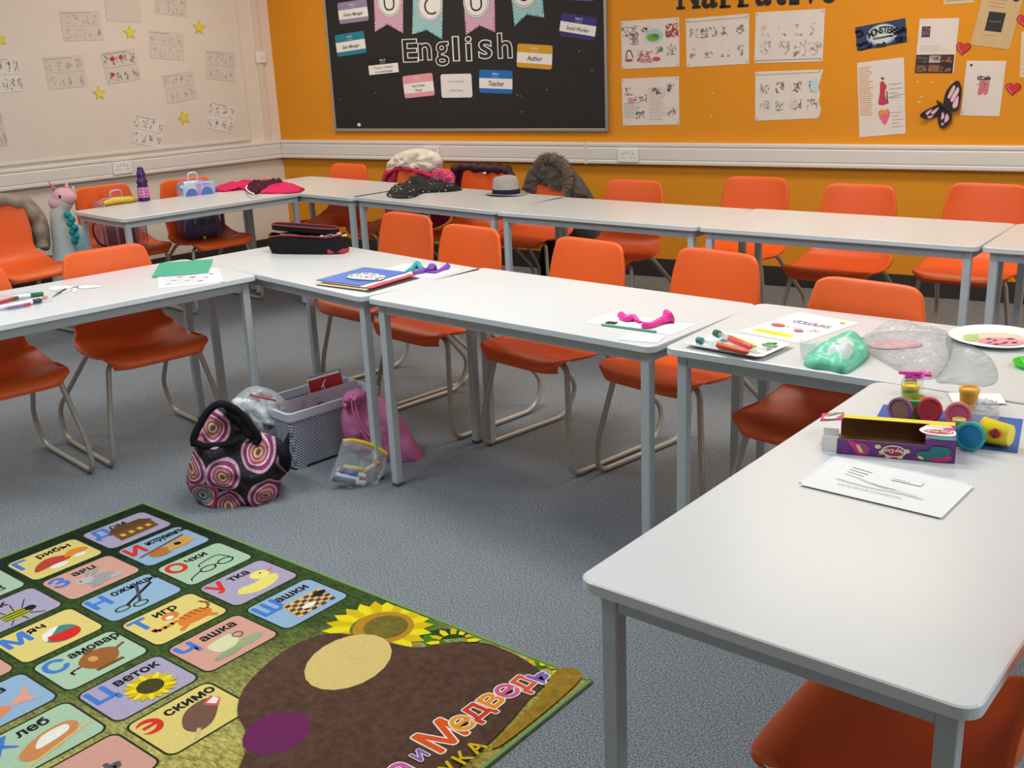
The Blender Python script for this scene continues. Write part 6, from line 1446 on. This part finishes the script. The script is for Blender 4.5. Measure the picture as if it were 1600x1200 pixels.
pts = [onplane(x, y, P1, nv) for x, y in ((304, 696), (303, 684), (312, 664), (326, 642), (344, 631), (368, 640), (388, 660), (404, 684), (398, 692))]; child(MB().tube(crv(pts, 5), [.013]*41, 8).build('black_edging', BLK, smooth=True), t)
pts = [onplane(x, y, P1+nv*.01, nv) for x, y in ((303, 690), (320, 697), (348, 695), (372, 690))]; child(MB().tube(crv(pts, 5), .012, 8).build('strap', BLK, smooth=True), t)
child(puff('lining', [(350, 636), (372, 640), (392, 660), (408, 684), (392, 688), (372, 664), (360, 650)], P0+nv*.06, nv, .03, .03, BLK, folds=.3, seed=9), t)
child(puff('side_tie', [(432, 700), (444, 690), (452, 676), (452, 700), (456, 716), (450, 738), (438, 722)], P0+nv*.07, nv, .03, .03, BLK, folds=.4, seed=12), t)
# clear bag of papers between the patterned bag and the basket
base2 = Vector(at(425, 745, 0)); b2 = np.array([base2.x, base2.y, .2])-nv*.16
t = thing('bag_of_papers', 'clear zip bag of white papers tucked between the patterned bag and basket', 'plastic bag', (b2[0], b2[1], 0))
child(puff('film', [(366, 628), (380, 610), (400, 603), (430, 612), (452, 634), (462, 655), (454, 680), (440, 690), (418, 685), (395, 655)], b2, nv, .05, .05, FILM2, folds=.5, fs=16, seed=4, rings=12), t)
child(puff('papers', [(362, 630), (370, 621), (392, 624), (412, 634), (436, 655), (432, 664), (412, 662), (420, 684), (402, 668), (385, 645)], b2+nv*.02, nv, .035, .02, M((218, 226, 224), .6, .04, bump=.3, bscale=20), folds=.4, fs=14, seed=5), t)
child(puff('green_item', [(415, 672), (428, 662), (440, 670), (440, 690), (424, 694)], b2+nv*.03, nv, .03, .02, M((96, 116, 100), .6, .1), folds=.2), t)
pts = [onplane(x, y, b2+nv*.065, nv) for x, y in ((390, 617), (410, 621), (431, 626))]; child(MB().tube(pts, .004, 6).build('red_zip_line', M((206, 60, 70), .5), smooth=True), t)
# pink drawstring bag
pb_ = at(606, 724, 0); ax = Vector(at(663, 721, 0)-at(560, 727, 0)).normalized(); nn = np.array([ax.y, -ax.x, 0]);
if nn@(CAM-pb_) < 0: nn = -nn
P0 = np.array(pb_)-nn*.05; PKB = cloth(202, 116, 162, b=.5, sc=60, var=.06)
t = thing('drawstring_bag', 'pink drawstring bag slumped against the end of the white basket', 'bag', (P0[0], P0[1], 0))
child(puff('bag_body', [(545, 622), (536, 640), (533, 662), (540, 690), (560, 712), (585, 723), (625, 726), (661, 724), (664, 718), (655, 700), (640, 672), (622, 645), (600, 624), (580, 615), (560, 614)], P0, nn, .06, .05, PKB, folds=.22, fs=9, seed=2, rings=12, per=90), t)
child(puff('gathered_neck', [(537, 636), (535, 622), (543, 612), (558, 608), (572, 612), (570, 624), (560, 632), (548, 632)], P0+nn*.03, nn, .04, .03, PKB, folds=.5, fs=30, seed=4), t)
P1 = P0+nn*.075
for q in (((550, 616), (551, 640), (562, 668), (577, 690)), ((553, 616), (558, 645), (570, 672), (588, 690))): child(MB().tube(crv([onplane(x, y, P1, nn) for x, y in q], 5), .0035, 6).build('cord', M((226, 120, 170), .7), smooth=True), t)
# zip bag of pens
pz = at(552, 760, 0); P0 = np.array(pz)+np.array([0, 0, .05]); nz_ = np.array([vd.x, vd.y, .35]); nz_ /= np.linalg.norm(nz_)
t = thing('zip_bag', 'clear zip bag with a yellow slider strip and marker pens, before the table legs', 'plastic bag', (P0[0], P0[1], 0))
child(puff('film', [(514, 748), (522, 728), (530, 704), (538, 686), (560, 690), (585, 700), (604, 708), (602, 728), (594, 748), (580, 768), (550, 764), (528, 756)], P0, nz_, .035, .03, FILM, folds=.35, fs=18, seed=5, rings=10), t)
pts = [onplane(x, y, P0+nz_*.004, nz_) for x, y in ((536, 689), (552, 688), (574, 693), (592, 701), (605, 711))]
child(MB().tube(crv(pts, 4), .0075, 8).build('yellow_strip', M((232, 196, 20), .4), smooth=True), t)
for i, (a, b, cb_, cc, lab) in enumerate((((519, 748), (572, 764), (46, 56, 120), (206, 214, 226), 'navy marker pen at the very bottom of the clear zip bag'), ((524, 741), (576, 754), (222, 226, 236), (186, 40, 50), 'white marker pen with a red cap in the clear zip bag'),
                                     ((530, 735), (572, 744), (60, 80, 160), (222, 226, 236), 'blue marker pen with a white cap in the clear zip bag'), ((536, 729), (570, 734), (226, 206, 160), (226, 190, 90), 'cream and yellow stick in the clear zip bag, upper left'), ((566, 738), (594, 722), (226, 206, 170), (214, 120, 60), 'cream and orange stick in the clear zip bag, at the right'))):
    A, B = Vector(onplane(*a, P0-nz_*.005, nz_)), Vector(onplane(*b, P0-nz_*.005, nz_)); 
    for V_ in (A, B): V_.z = max(V_.z, .012)
    d = B-A; L_ = d.length; r_ = .009
    g = thing('marker_pen', lab, 'pen', M4=T3(A) @ d.to_track_quat('Z', 'Y').to_matrix().to_4x4(), group='pens in the zip bag')
    MB().lathe([(r_*.5, 0), (r_, .006), (r_, L_*.7)], 12).build('barrel', M(cb_, .4), g, smooth=True, angle=40); MB().lathe([(r_*1.1, L_*.7), (r_*1.1, L_*.97), (r_*.8, L_)], 12).build('cap', M(cc, .4), g, smooth=True, angle=40)
